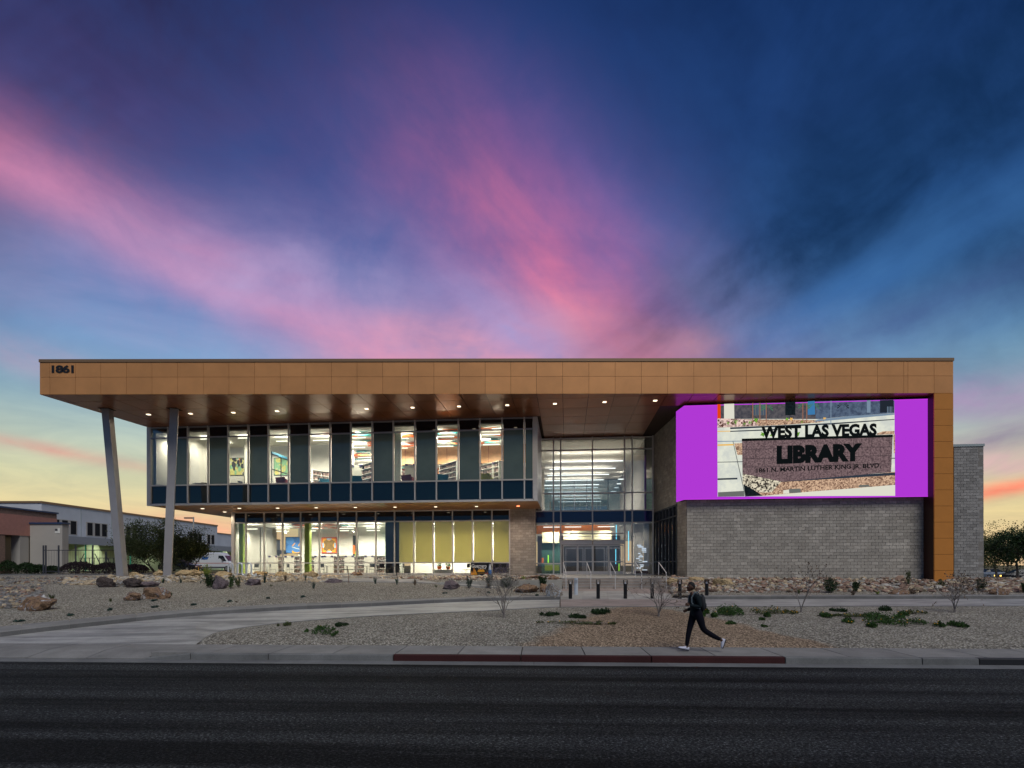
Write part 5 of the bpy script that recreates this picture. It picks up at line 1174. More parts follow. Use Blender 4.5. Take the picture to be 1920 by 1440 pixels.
# ================================================================== ROCKS
def rock_pts(seed, sub=2, rough=.35, flat=1.):
    import bmesh
    bm = bmesh.new(); bmesh.ops.create_icosphere(bm, subdivisions=sub, radius=1.)
    r = random.Random(seed); off = Vector((r.uniform(0,99),)*3)
    planes = [(Vector((r.gauss(0,1), r.gauss(0,1), r.gauss(0,.8))).normalized(), r.uniform(.5,.82)) for _ in range(9)]
    for v in bm.verts:
        c = v.co.copy()
        for n, k in planes:
            dd = c.dot(n)
            if dd > k: c -= n*(dd-k)*.9
        c *= 1+rough*.5*mnoise.noise(c*1.3+off)+rough*.3*mnoise.noise(c*3.5+off)+(rough*.14*mnoise.noise(c*9+off) if sub > 2 else 0)
        v.co = c
    vs = [v.co.copy() for v in bm.verts]; fs = [tuple(v.index for v in f.verts) for f in bm.faces]; bm.free(); return vs, fs
def boulder(px, y, wpx, hpx, m, label, seed, dd=0):
    g = ground_at(px, y); g.y += dd; s = g.y/F; w_, h_ = wpx*s/2, hpx*s
    vs, fs = rock_pts(seed, 4, .55); mb = MB()
    zmin = -.45; zmax = max(v.z for v in vs); xm = max(abs(v.x) for v in vs)
    mb.v = [(g.x+v.x/xm*w_, g.y+w_*.7+v.y/xm*w_*.8, g.z+(v.z-zmin)/(zmax-zmin)*h_) for v in vs]; mb.f = fs; mb.mi = [0]*len(fs)
    o = solo('boulder', label, 'boulder', mb, m, (g.x, g.y, g.z), 'landscape boulders'); return o
for i, a in enumerate([
 (52,1145,72,31,'boulder_rust','big rust and white boulder at the far left above the curved kerb'),
 (189,1101,33,21,'boulder_dark','dark rounded boulder, leftmost of the group in front of the outer leaning column'),
 (218,1099,26,13,'boulder_pale','pale grey boulder wedged between two dark ones'),
 (239,1101,34,19,'boulder_dark','dark pointed boulder right of the pale grey one'),
 (271,1100,42,11,'boulder_purple','low flat purple boulder at the right of the dark pointed one'),
 (242,1126,36,17,'boulder_rust','small brown boulder at the left foot of the big streaked one'),
 (280,1123,54,23,'boulder_rust','big streaked boulder with white face on the left gravel'),
 (247,1080,26,9,'boulder_gold','golden rock between the two leaning columns, nearest the outer one'),
 (294,1080,26,13,'boulder_gold','golden humped rock just left of the inner leaning column'),
 (345,1080,48,13,'boulder_gold','long golden boulder right of the inner leaning column'),
 (409,1104,32,27,'boulder_purple','dark purple boulder leaning behind the dark green shrub'),
 (414,1082,36,12,'boulder_gold','golden boulder below the bike rack end'),
 (469,1097,34,13,'boulder_purple','flat purple boulder in front of the bike rack'),
 (484,1078,26,8,'boulder_gold','small golden rock right of the bike rack'),
 (522,1080,28,9,'boulder_gold','golden rock below the blue painting window'),
 (580,1083,30,14,'boulder_gold','taller golden rock below the orange painting window'),
 (622,1093,34,9,'boulder_purple','low grey purple rock at the gravel edge in front of the ground floor'),
 (668,1080,28,8,'boulder_rust','flat brown rock beside the stake'),
 (844,1105,34,17,'boulder_purple','brown and purple boulder alone on the gravel in front of the display box'),
 (988,1112,56,17,'boulder_rust','wide brown boulder below the planter wall'),
 (1019,1111,22,17,'boulder_rust','dark rock tucked behind the large pale pointed boulder'),
 (1040,1119,34,24,'boulder_pale','large pale pointed boulder left of the bollards'),
 (1003,1086,30,8,'boulder_rust','low red rock on the planter left of the block corner'),
 (1034,1087,38,9,'boulder_rust','long red rock on the planter beside the steps'),
 (1695,1116,40,9,'boulder_rust','dark flat rock at the foot of the stone bank near the orange leg'),
 (1882,1117,34,13,'boulder_rust','rust brown boulder at the right end of the stone bank'),
 (1262,1095,24,12,'boulder_gold','rounded tan boulder beside the right end of the steps'),
 (1360,1101,40,16,'boulder_gold','broad tan boulder in the stone bank right of the last bollard'),
 (1310,1092,36,10,'boulder_gold','tan boulder just behind the last bollard')]): boulder(*a, seed=20+i*7)
# stone fields: alike stones, the largest-showing ones single
stone_src = {}
def stone_mesh(m, k):
    if (m, k) not in stone_src:
        vs, fs = rock_pts(500+k, 1, .5); mb = MB(); mb.v = [tuple(v) for v in vs]; mb.f = fs; mb.mi = [0]*len(fs); stone_src[(m, k)] = (mb.mesh('stone', m), vs, fs)
    return stone_src[(m, k)]
def stone_field(name, regions, n, mats, single, seed, size=(.10,.26)):
    root = thing(name, None, None, (0,0,0), kind='structure'); r = random.Random(seed); sp = []
    for _ in range(n):
        x0, x1, ya, yb = regions[r.randrange(len(regions))]
        px = r.uniform(x0, x1); y = r.uniform(ya, yb); g = ground_at(px, y, 16, 46)
        if g.y > 45.5: continue
        s = r.uniform(*size)*(1 if r.random() < .8 else 1.35); sp.append((s/g.y, g, s))
    sp.sort(key=lambda t: -t[0]); rest = {m: MB() for m in mats}
    for i, (_, g, s) in enumerate(sp):
        m = mats[r.randrange(len(mats))]; k = r.randrange(6); me, vs, fs = stone_mesh(m, k)
        rot = (r.uniform(-.5,.5), r.uniform(-.5,.5), r.uniform(0,6.3)); sc_ = (s*r.uniform(.8,1.4), s*r.uniform(.7,1.1), s*r.uniform(.45,.8))
        loc = (g.x, g.y, g.z+s*.18)
        if i < single:
            o = bpy.data.objects.new('stone', me); C.objects.link(o); o.parent = root; o.location = loc; o.rotation_euler = rot; o.scale = sc_
        else:
            from mathutils import Euler
            M_ = Matrix.Translation(loc) @ Euler(rot).to_matrix().to_4x4() @ Matrix.Diagonal((*sc_, 1))
            mb = rest[m]; b0 = len(mb.v); mb.v += [tuple(M_ @ v) for v in vs]; mb.f += [tuple(b0+q for q in f) for f in fs]; mb.mi += [0]*len(fs)
    for m, mb in rest.items():
        if mb.v: mb.build('loose_stones', m, root, kind='stuff')
RT = ['rock_tan','rock_brown','rock_tan','rock_pale']
mk_block('rock_pale', (.46,.43,.38), .5); mk_block('rock_grey', (.24,.23,.22), .45)
stone_field('stone_bank', [(1258,1300,1080,1112),(1300,1890,1086,1110),(1300,1890,1086,1112),(1300,1890,1086,1112),(1845,1920,1087,1112)], 3400, ['rock_tan','rock_brown','rock_pale','rock_brown'], 300, 41, (.07,.20))
stone_field('rock_strip', [(190,330,1079,1092),(300,640,1077,1091),(330,640,1076,1091),(120,240,1084,1096),(560,640,1077,1090)], 1500, ['rock_tan','rock_tan','rock_pale'], 300, 42, (.07,.18))
stone_field('rock_bed', [(690,960,1080.5,1086.5),(780,1050,1080.5,1087)], 620, ['rock_tan','rock_pale','rock_brown'], 200, 43, (.07,.15))
stone_field('cobble_patch', [(0,80,1098,1112),(0,75,1112,1140),(0,200,1080,1096),(0,60,1098,1135)], 620, ['rock_grey','rock_grey','rock_tan','rock_brown'], 200, 44, (.06,.13))
# ================================================================== PLANTS
def leaf_cloud(mb, c, rad, n, size, r, up=0., aspect=.4, cl=0):
    for _ in range(n):
        if cl: pass
        while True:
            d = Vector((r.uniform(-1,1), r.uniform(-1,1), r.uniform(-1,1)))
            if .15 < d.length < 1: break
        d = d*(.55+.45*r.random()) if r.random() < .4 else d.normalized()*(.75+.25*r.random())
        p = Vector((c[0]+d.x*rad[0], c[1]+d.y*rad[1], c[2]+d.z*rad[2])); leaf(mb, p, r, size, up, aspect)
def leaf(mb, p, r, size, up=0., aspect=.4):
    a = Vector((r.gauss(0,1), r.gauss(0,1), r.gauss(0,1)+up*2)).normalized()*size*r.uniform(.6,1.3); b = a.orthogonal().normalized(); b.rotate(Matrix.Rotation(r.uniform(0,6.3), 3, a.normalized())); b *= size*aspect
    mb.quad(tuple(p-b*.3), tuple(p+a*.5-b), tuple(p+a), tuple(p+a*.5+b))
def branches(mb, p, d, L, rad, depth, r, tips, spread=.5, kids=(2,3), seg=5, grav=0.):
    pts = [p.copy()]; q = p.copy(); dd = d.normalized(); n = 3
    for i in range(n):
        dd = (dd+Vector((r.gauss(0,.13), r.gauss(0,.13), r.gauss(0,.08)+grav))).normalized(); q = q+dd*L/n; pts.append(q.copy())
    mb.tube(pts, [rad*(1-.12*i) for i in range(n+1)], max(3, seg), caps=False)
    if depth == 0: tips += [(pts[-1], dd), (pts[-2], dd)]; return
    for _ in range(r.randint(*kids)):
        nd = (dd+Vector((r.gauss(0,spread), r.gauss(0,spread), r.gauss(0,spread*.55)))).normalized()
        branches(mb, pts[-1] if r.random() < .6 else pts[-2], nd, L*r.uniform(.62,.88), rad*.62, depth-1, r, tips, spread, kids, seg-1, grav)
# upright leafy shrubs
def shrub(px, y, wpx, hpx, m, label, seed, n=420, ls=.07, dd=0., cat='shrub', name='shrub', g=None, up=1., group='shrubs in the gravel and rocks'):
    g = g or ground_at(px, y); s = g.y/F; w_, h_ = wpx*s/2, hpx*s; r = random.Random(seed); st_ = MB(); lf = MB()
    t = thing(name, label, cat, tuple(g), group); ns = max(5, int(wpx/3))
    for k in range(ns):
        a = r.uniform(0, 6.3); e = r.uniform(.1,1.)*w_; top = Vector((g.x+math.cos(a)*e, g.y+math.sin(a)*e*.8, g.z+h_*r.uniform(.55,1.)*(1-.35*(e/w_)**2)))
        b = Vector((g.x+math.cos(a)*e*.15, g.y+math.sin(a)*e*.15, g.z-.03)); mid = (b+top)/2+Vector((math.cos(a)*e*.1, 0, 0))
        st_.tube([b, mid, top], [.012,.009,.004], 4, caps=False)
        for _ in range(n//ns):
            f = r.uniform(.12,1.05)**.8; p = b+(top-b)*f+Vector((r.gauss(0,1),r.gauss(0,1),r.gauss(0,.8)))*w_*.13; leaf(lf, p, r, ls, up, .3)
    st_.build('stems', 'twig', t); lf.build('leaves', m, t); return t
for i, a in enumerate([
 (393,1101,26,30,'leaf_dark','dense dark green shrub in front of the purple boulder',900,.08),
 (388,1082,24,24,'leaf_lime','bright lime shrub behind the dark green one, left of the bike rack',600,.07),
 (432,1103,20,26,'leaf_green','fresh green shrub just right of the purple boulder',500,.07),
 (448,1101,15,26,'leaf_olive','slim olive shrub beside the flat purple boulder',340,.07),
 (880,1103,16,27,'leaf_grey','grey green shrub below the taco display box',420,.07),
 (918,1103,22,31,'leaf_grey','broad grey shrub left of the bare sapling by the planter',560,.07),
 (953,1102,26,33,'leaf_grey','grey shrub in front of the planter wall behind the sapling',640,.07),
 (1016,1099,24,21,'leaf_dark','dark green shrub between planter wall and pale boulder',800,.08),
 (1556,1113,36,29,'leaf_dark','widest dark green shrub in front of the stone bank',1300,.07),
 (1604,1112,17,27,'leaf_dark','narrow dark green shrub in front of the stone bank',640,.07),
 (1703,1100,16,34,'leaf_olive','tall thin olive plant on the stone bank left of the orange leg',340,.07),
 (1838,1110,22,26,'leaf_dark','green shrub before the far right block pier',760,.07),
 (1919,1113,16,24,'leaf_dark','green shrub cut by the right picture edge',500,.07),
 (1766,1102,14,14,'leaf_olive','small olive plant at the foot of the orange leg',260,.07),
 (1497,1114,10,8,'leaf_olive','tiny yellowish tuft before the stone bank left of the widest shrub',140,.05),
 (1646,1116,10,6,'leaf_lime','tiny lime tuft by the far drive kerb',140,.05),
 (1600,1117,14,7,'leaf_dry','low dry brown tuft under the narrow dark shrub',160,.05),
 (1710,1115,30,9,'leaf_dry','low dry grass patch beneath the tall thin olive plant',300,.06),
 (799,1081,10,5,'leaf_lime','tiny bright green tuft in the rock bed under the blinds',140,.05),
 (982,1086,16,6,'leaf_lime','bright green tuft in the rock bed beside the block wall',200,.05)]):
    shrub(*a[:6], seed=70+i, n=a[6], ls=a[7])
def spiky(px, y, wpx, hpx, m, label, seed, n=16, g=None):
    g = g or ground_at(px, y); s = g.y/F; r = random.Random(seed); mb = MB()
    for k in range(n):
        a = r.uniform(0,6.3); e = r.uniform(.1,1)*wpx*s/2; h_ = hpx*s*r.uniform(.6,1); b = g+Vector((r.uniform(-.03,.03),r.uniform(-.03,.03),-.02)); top = g+Vector((math.cos(a)*e, math.sin(a)*e, h_)); mid = (b+top)/2+Vector((0,0,h_*.15))
        mb.tube([b, mid, top], [.012,.009,.002], 3, caps=False)
    solo('tuft_plant', label, 'plant', mb, m, tuple(g), 'spiky young plants in the gravel')
for i, a in enumerate([(306,1092,11,11,'leaf_blue','small spiky plant in front of the inner leaning column'),(339,1092,12,12,'leaf_blue','spiky plant right of the inner leaning column'),(376,1093,6,5,'leaf_blue','tiny spiky plant left of the dark green shrub'),
 (496,1092,12,20,'leaf_blue','spiky plant on the gravel edge right of the flat purple boulder'),(535,1091,12,18,'leaf_dry','dry spiky plant below the blue painting'),(573,1091,10,17,'leaf_blue','thin spiky plant below the green pillar'),(588,1103,16,15,'leaf_blue','blue green spiky plant alone in front of the taller golden rock'),
 (704,1094,14,14,'leaf_blue','spiky plant on the gravel below the green light strip'),(744,1096,12,17,'leaf_blue','spiky plant below the first blind'),(778,1097,12,13,'leaf_dry','spiky thin plant below the second blind'),(818,1101,9,6,'leaf_olive','tiny green tuft left of the lone brown boulder'),
 (97,1124,14,13,'leaf_olive','dry grass tuft right of the far left boulder'),(207,1127,10,7,'leaf_olive','yellow green tuft left of the small brown boulder'),(321,1116,12,7,'leaf_olive','grass tuft right of the big streaked boulder'),(443,1129,9,4,'leaf_dry','tiny brown tuft in the middle of the left gravel'),(508,1099,8,4,'leaf_olive','tiny tuft in the gravel right of the flat purple boulder')]):
    spiky(*a, seed=200+i, n=12 if a[2] < 10 else 22)
# low ground-cover patches
def patch(px, y, wpx, dep, m, label, seed, n=900, hgt=.12, trail=0, flowers=0, ls=.05):
    g = ground_at(px, y); s = g.y/F; w_ = wpx*s/2; r = random.Random(seed); lf = MB(); t = thing('ground_cover', label, 'plant', tuple(g), 'low plants on the gravel island')
    cs = [(0,0,1.)] + [(r.uniform(-.7,.7)*w_, r.uniform(-.7,.7)*dep, r.uniform(.35,.7)) for _ in range(5)]
    for _ in range(trail): a = r.choice((-1,1)); k = r.uniform(.7,1.25); cs.append((a*k*w_, r.uniform(-1.2,1.1)*dep, .22))
    fl = MB()
    for _ in range(n):
        c = r.choice(cs); a = r.uniform(0,6.3); q = math.sqrt(r.random()); x = g.x+c[0]+math.cos(a)*q*w_*.5*c[2]; y_ = g.y+c[1]+math.sin(a)*q*dep*.8*c[2]
        p = Vector((x, y_, gz(x, y_)+r.uniform(.0,1)*hgt*(1-q*.7)*c[2]**.5+.01)); leaf(lf, p, r, ls, .5, .42)
        if flowers and r.random() < flowers: fl.ell((p.x,p.y,p.z+.04), (.022,.022,.016), 5, 3)
    sm = MB()
    for c in cs:
        for _ in range(3):
            x = g.x+c[0]*r.uniform(.3,1.1); y_ = g.y+c[1]*r.uniform(.3,1.1); sm.tube([Vector((g.x,g.y,g.z)), Vector(((g.x+x)/2,(g.y+y_)/2,gz((g.x+x)/2,(g.y+y_)/2)+.05)), Vector((x,y_,gz(x,y_)+.04))], [.012,.008,.004], 3, caps=False)
    sm.build('runners', 'twig', t); lf.build('leaves', m, t)
    if fl.v: fl.build('flowers', 'flower', t)
for i, a in enumerate([
 (540,1172,28,.3,'leaf_olive','small leafy patch by the drive edge, leftmost on the island',260,.16,1,0),
 (600,1184,60,.5,'leaf_green','sprawling green and orange patch left of centre on the island',700,.2,4,.002),
 (636,1173,34,.28,'leaf_dark','flat dark green patch right of the sprawling one on the island',600,.09,0,0),
 (1030,1155,42,.35,'leaf_dark','left one of three flat dark patches on the island',1100,.16,0,0),
 (1082,1158,38,.32,'leaf_dark','middle one of three flat dark patches on the island',1100,.15,0,0),
 (1124,1151,44,.4,'leaf_dark','right and tallest of three flat dark patches on the island',1400,.24,0,0),
 (1075,1170,120,.22,'leaf_olive','long thin olive runner plant under the three dark patches',700,.10,5,.004),
 (1366,1153,96,.75,'leaf_green','bushy green patch with yellow flowers right of the runner',3000,.5,4,.006),
 (1440,1151,76,.5,'leaf_olive','thin trailing flowered plant right of the bushy patch',900,.34,4,.02),
 (1368,1170,22,.18,'leaf_green','small round green patch below the bushy flowered one',300,.08,0,0),
 (1430,1163,20,.16,'leaf_green','small flat green patch under the thin trailing plant',260,.07,0,0),
 (1432,1176,16,.12,'leaf_green','smallest green patch, lowest right of the runner',180,.05,0,0),
 (1575,1148,42,.3,'leaf_dark','flat dark patch left of the great flowered spread',800,.14,0,0),
 (1662,1166,140,1.15,'leaf_green','great dark spread with orange flowers on the right island',5200,.36,10,.005),
 (1660,1146,34,.3,'leaf_dark','upright dark clump at the top of the great flowered spread',900,.24,0,.004),
 (1712,1152,36,.25,'leaf_olive','thin trailing shoot right of the great flowered spread',260,.22,2,.02),
 (1604,1158,76,.4,'leaf_olive','loose olive runners left of the great flowered spread',800,.16,3,.008)]):
    patch(*a[:6], seed=300+i, n=a[6], hgt=a[7], trail=a[8], flowers=a[9])
for i, (px, y, w_, l) in enumerate(((33,1165,18,'small dark tuft by the curved kerb at the far left'),(131,1153,14,'small dark tuft second from left along the curved kerb'),(206,1143,14,'small dark tuft third from left along the curved kerb'),(289,1139,11,'small dark tuft below the big streaked boulder, nearest the kerb'),(364,1134,12,'small dark tuft left of centre along the curved kerb'),(289,1126,10,'small dark tuft touching the big streaked boulder'),(431,1128,12,'small grey tuft on the middle of the left gravel'),(502,1122,9,'small dark tuft on the gravel above the drive bend'),(568,1119,9,'small dark tuft right above the drive bend'),(834,1113,10,'small dark tuft below the lone brown boulder'),(917,1112,9,'small dark tuft beneath the bare sapling shrubs'),(1007,1117,9,'small dark tuft left of the pale pointed boulder'))):
    patch(px, y, w_, .14, 'leaf_blue', l, 400+i, n=170, hgt=.08, ls=.045)
# bare saplings
def sapling(px, y, h_px, label, seed, depth=4, spread=.5, seeds=30, multi=4, lean=0, kids=(2,3), L=.34, thick=.026):
    g = ground_at(px, y); s = g.y/F; r = random.Random(seed); t = thing('bare_sapling', label, 'sapling', tuple(g), 'bare young trees on the gravel island'); mb = MB(); tips = []
    H = h_px*s
    for k in range(multi):
        a = k/multi*6.3+r.random(); d = Vector((math.cos(a)*.32+lean, math.sin(a)*.3, 1)); branches(mb, g+Vector((0,0,.08)), d, H*L, thick*.7, depth, r, tips, spread, kids, 5)
    tk = MB(); tk.tube([g+Vector((0,0,-.1)), g+Vector((0,0,.12))], [thick*1.9, thick*1.3], 7); tk.build('trunk', 'twig', t); mb.build('branches', 'twig', t)
    lf = MB()
    for p, d in tips:
        if r.random() < seeds/100: leaf(lf, p, r, .07, .6, .3)
    if lf.v: lf.build('seed_pods', 'leaf_dry', t)
sapling(945,1158,96,'bare grey sapling in front of the planter wall, left of the steps',11,5,.42,8,6)
sapling(1235,1156,80,'bare pinkish sapling in front of the second bollard from the right',17,5,.45,10,6)
sapling(1502,1149,118,'tall bare sapling with seed pods before the block wall',23,4,.42,60,3,-.05,L=.30)
sapling(1790,1150,80,'wide bare sapling before the orange leg',29,5,.75,50,4,kids=(2,3))
sapling(85,1110,40,'thin bare shrub among the cobbles at the far left',31,3,.5,10,3,thick=.008)
# ================================================================== NEIGHBOURS
XF = -49.; dy = lambda px: XF*F/(px-960)
wh = thing('white_warehouse', 'long white building with narrow windows and green-lit canopy behind the leaning columns', 'building', (-60,75,1.5))
d0, d1 = dy(78), dy(407.5); zt = CAMZ+118*d0/F
MB().box(XF-40, XF, d0, d1, 1., zt).build('wall', 'stucco_white', wh)
MB().box(XF-40.1, XF+.08, d0-.08, d1+.08, zt+.002, zt+.22).build('coping', 'coping', wh)
MB().box(XF-40, XF-.3, d1+.002, d1+26, 1., 7.6).build('low_wing', 'stucco_white', wh); MB().box(XF-40, XF-.2, d1+.1, d1+26, 7.61, 7.75).build('coping', 'coping', wh)
for px in (105,121,137,168,182,195,240,252,300,312,358,366,374.5,391,398.5):
    y = dy(px); z0, z1 = 5.75, 7.2
    f = MB().box(XF+.002, XF+.05, y-.55, y+.55, z0-.08, z1+.08).build('window', 'stucco_beige', wh); MB().box(XF+.051, XF+.07, y-.38, y+.38, z0, z1).build('pane', 'floor_matt', f)
for px in (152,209,290,330,383): y = dy(px); MB().box(XF+.001, XF+.02, y-.04, y+.04, 1.5, zt).build('wall_joint', 'coping_grey', wh)
XC = -45.; yc0, yc1 = 54.5, 112
MB().box(XC-.1, XC, yc0, yc1, 4.45, 5.25).build('canopy_fascia', 'awning_grey', wh); MB().box(XF+.01, XC-.11, yc0, yc1, 5.1, 5.24).build('canopy_roof', 'awning_grey', wh)
y = yc0+.4
while y < yc1: MB().box(XF+.02, XC-.12, y, y+.14, 4.72, 5.08).build('canopy_rafter', 'awning_green', wh); y += 1.25
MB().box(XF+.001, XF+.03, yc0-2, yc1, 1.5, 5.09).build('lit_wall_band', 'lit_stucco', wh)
y = yc0+5
while y < yc1: MB().tube([(XC-.3,y,1.2),(XC-.3,y,4.7)], .07, 6).build('canopy_post', 'awning_green', wh); y += 7
for y in (58, 66, 75, 85, 96):
    MB().box(XF+1.9, XF+2.2, y-.6, y+.6, 5.0, 5.07).build('canopy_lamp', 'lamp_cool', wh)
    ld = bpy.data.lights.new('canopy_light', 'AREA'); ld.shape = 'RECTANGLE'; ld.size = 1.2; ld.size_y = .3; ld.energy = 130; ld.color = (.92,1,.74); lo = bpy.data.objects.new('canopy_light', ld); C.objects.link(lo); lo.location = (XF+2+60, y-75, 4.96-1.5); lo.parent = wh
pk = thing('pink_building', 'pink and brick building with blue roof edge at the far left', 'building', (-46,48,1.5))
XP = -42.4; zt = 7.05
MB().box(XP-20, XP, 44.5, 52.2, 4.84, zt-.45).build('upper_wall', 'stucco_pink', pk); MB().box(XP-20, XP-.03, 44.55, 52.2, zt-.449, zt).build('brick_band', 'brick_brown', pk); MB().box(XP-20.1, XP+.08, 44.4, 52.3, zt+.001, zt+.14).build('roof_edge', 'coping_blue', pk)
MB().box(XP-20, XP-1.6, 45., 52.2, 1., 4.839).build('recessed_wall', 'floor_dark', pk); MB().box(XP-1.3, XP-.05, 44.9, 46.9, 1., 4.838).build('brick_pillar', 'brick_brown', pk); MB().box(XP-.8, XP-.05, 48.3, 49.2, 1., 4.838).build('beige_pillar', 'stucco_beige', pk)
bg_ = thing('beige_annex', 'plain beige block with blue coping in front of the white warehouse', 'building', (-41,50,1.5))
MB().box(XP+.01, -39.55, 49.25, 49.95, 1., 5.9).build('wall', 'stucco_beige', bg_); MB().box(XP+.01, -39.45, 49.15, 50.05, 5.901, 6.04).build('roof_edge', 'coping_blue', bg_)
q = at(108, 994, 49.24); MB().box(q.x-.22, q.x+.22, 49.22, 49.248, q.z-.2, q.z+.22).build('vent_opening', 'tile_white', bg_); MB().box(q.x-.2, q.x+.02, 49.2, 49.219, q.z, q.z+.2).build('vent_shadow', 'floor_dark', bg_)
# fence
fe = thing('chain_link_fence', 'tall dark chain-link fence in front of the beige annex and warehouse', 'fence', (-36,47,1.5))
ps = []
for px in (81.5,86,110,142,174,199,222): p = at(px, 1066, 46.); ps.append(p); MB().tube([(p.x,p.y,1.3),(p.x,p.y,3.9 if px < 180 else 3.4)], .06, 6).build('post', 'fence_metal', fe)
for z in (3.5, 1.75): MB().tube([(ps[0].x,46.,z),(ps[-1].x,46.,z)], .03, 5).build('rail', 'fence_metal', fe)
mb = MB(); x = ps[0].x
while x < ps[-1].x: mb.box(x, x+.006, 45.99, 46.0, 1.6, 3.5); x += .22
mb.build('wire_mesh', 'fence_metal', fe, kind='stuff')
for px in (158,178,197): p = at(px, 1066, 50.); MB().tube([(p.x,p.y,3.3),(p.x+(.9 if px > 160 else -.9),p.y,1.5)], .035, 5).build('brace', 'fence_metal', fe)
gt = thing('roof_gate', 'dark steel trolley rack standing under the lit canopy', 'rack', (-38,54,1.5))
for k in range(8): p = at(150+9*k, 1060, 53.); MB().tube([(p.x,53,1.5),(p.x,53,2.95)], .025, 4).build('bar', 'fence_metal', gt)
for z in (2.95,2.3,1.9): MB().tube([(at(150,0,53).x,53,z),(at(215,0,53).x,53,z)], .03, 4).build('rail', 'fence_metal', gt)
# street lamp
d = 78.; p = at(363, 1060, d); lt = thing('street_lamp', 'grey street lamp with a flat arm left of the library', 'street lamp', (p.x, d, 1.4)); zt = CAMZ+91.5*d/F
MB().tube([(p.x,d,1.4),(p.x,d,zt)], [.13,.09], 8).build('pole', 'stucco_beige', lt); MB().box(p.x-1.25, p.x-.1, d-.15, d+.15, zt-.22, zt-.05).build('lamp_head', 'fence_metal', lt)
# ------------------------------------------------------------------ vehicles (built facing +X)
def loft(mb, secs, m=0):   # secs: list of (x, [(y,z)...]) closed loops
    n = len(secs[0][1]); b = len(mb.v)
    for x, lp_ in secs: mb.v += [(x, y, z) for y, z in lp_]
    for i in range(len(secs)-1):
        for k in range(n): a = b+i*n+k; c = b+i*n+(k+1) % n; mb.f.append((a, c, c+n, a+n)); mb.mi.append(m)
    mb.f.append(tuple(b+k for k in range(n))[::-1]); mb.f.append(tuple(b+(len(secs)-1)*n+k for k in range(n))); mb.mi += [m]*2
def wheel(t, x, y, r_):
    w_ = MB(); w_.tube([(x, y-.11, r_), (x, y+.11, r_)], r_, 16).build('wheel', 'black_metal', t); ww = [o for o in t.children][-1]
    MB().tube([(x, y-.125, r_), (x, y+.125, r_)], r_*.58, 12).build('rim', 'steel', ww)
def van(loc, label):
    t = thing('delivery_van', label, 'van', loc); BASE[t.name] = Vector((0,0,0))
    def sec(top, bot, hw, tw): return [(-hw,bot),(hw,bot),(hw,bot+(top-bot)*.45),(tw,top-.12),(tw-.14,top),(-tw+.14,top),(-tw,top-.12),(-hw,bot+(top-bot)*.45)]
    b = MB(); loft(b, [(-3.0,sec(2.45,.45,1.0,.92)),(-2.9,sec(2.6,.4,1.02,.95)),(.9,sec(2.6,.4,1.02,.95)),(1.35,sec(2.52,.4,1.02,.93)),(1.75,sec(2.15,.4,1.02,.9)),(2.25,sec(1.45,.4,1.02,.88)),(2.85,sec(1.2,.4,.98,.86)),(3.0,sec(.95,.45,.9,.8))]); b.build('body', 'van_white', t, smooth=False)
    for s in (-1,1):
        MB().hexa([(1.0,s*.99-.02,1.4),(2.1,s*.98-.02,1.4),(2.1,s*.98+.02,1.4),(1.0,s*.99+.02,1.4)],[(1.0,s*.955-.03,2.15),(1.62,s*.94-.03,2.15),(1.62,s*.94+.03,2.15),(1.0,s*.955+.03,2.15)]).build('side_window', 'car_dark', t)
        MB().box(-2.8,2.6,s*1.02-.012,s*1.02+.012,1.08,1.14).build('red_stripe', 'art_red', t); MB().box(-2.8,2.6,s*1.02-.014,s*1.02+.014,.45,.62).build('side_trim', 'floor_dark', t)
        MB().hexa([(-1.4,s*1.0-.03,1.6),(-.5,s*1.0-.03,1.6),(-.5,s*1.0+.03,1.6),(-1.4,s*1.0+.03,1.6)],[(-1.1,s*.975-.03,2.0),(-.3,s*.975-.03,2.0),(-.3,s*.975+.03,2.0),(-1.1,s*.975+.03,2.0)]).build('blue_emblem', 'art_blue', t)
        MB().box(1.55,1.75,s*1.1-.1,s*1.1+.1,1.45,1.8).build('mirror', 'floor_dark', t); MB().box(2.8,2.96,s*.7-.12,s*.7+.12,.85,1.1).build('headlight', 'steel', t)
    MB().hexa([(2.28,-.84,1.44),(2.34,-.84,1.44),(2.34,.84,1.44),(2.28,.84,1.44)],[(1.72,-.78,2.16),(1.8,-.78,2.16),(1.8,.78,2.16),(1.72,.78,2.16)]).build('windscreen', 'car_dark', t)
    for x in (-2.0, 2.15):
        for s in (-.92,.92): wheel(t, x, s, .36)
    return t
mat('van_white', (.62,.64,.68), .35, 0); mat('car_dark', (.015,.02,.03), .2, spec=.3); mat('car_silver', (.35,.37,.40), .3, .6); mat('car_black', (.01,.01,.012), .2, 0, spec=.6)
p = at(403, 1068, 78.); van((p.x, 78., 1.45), 'white delivery van with a blue emblem parked left of the library')
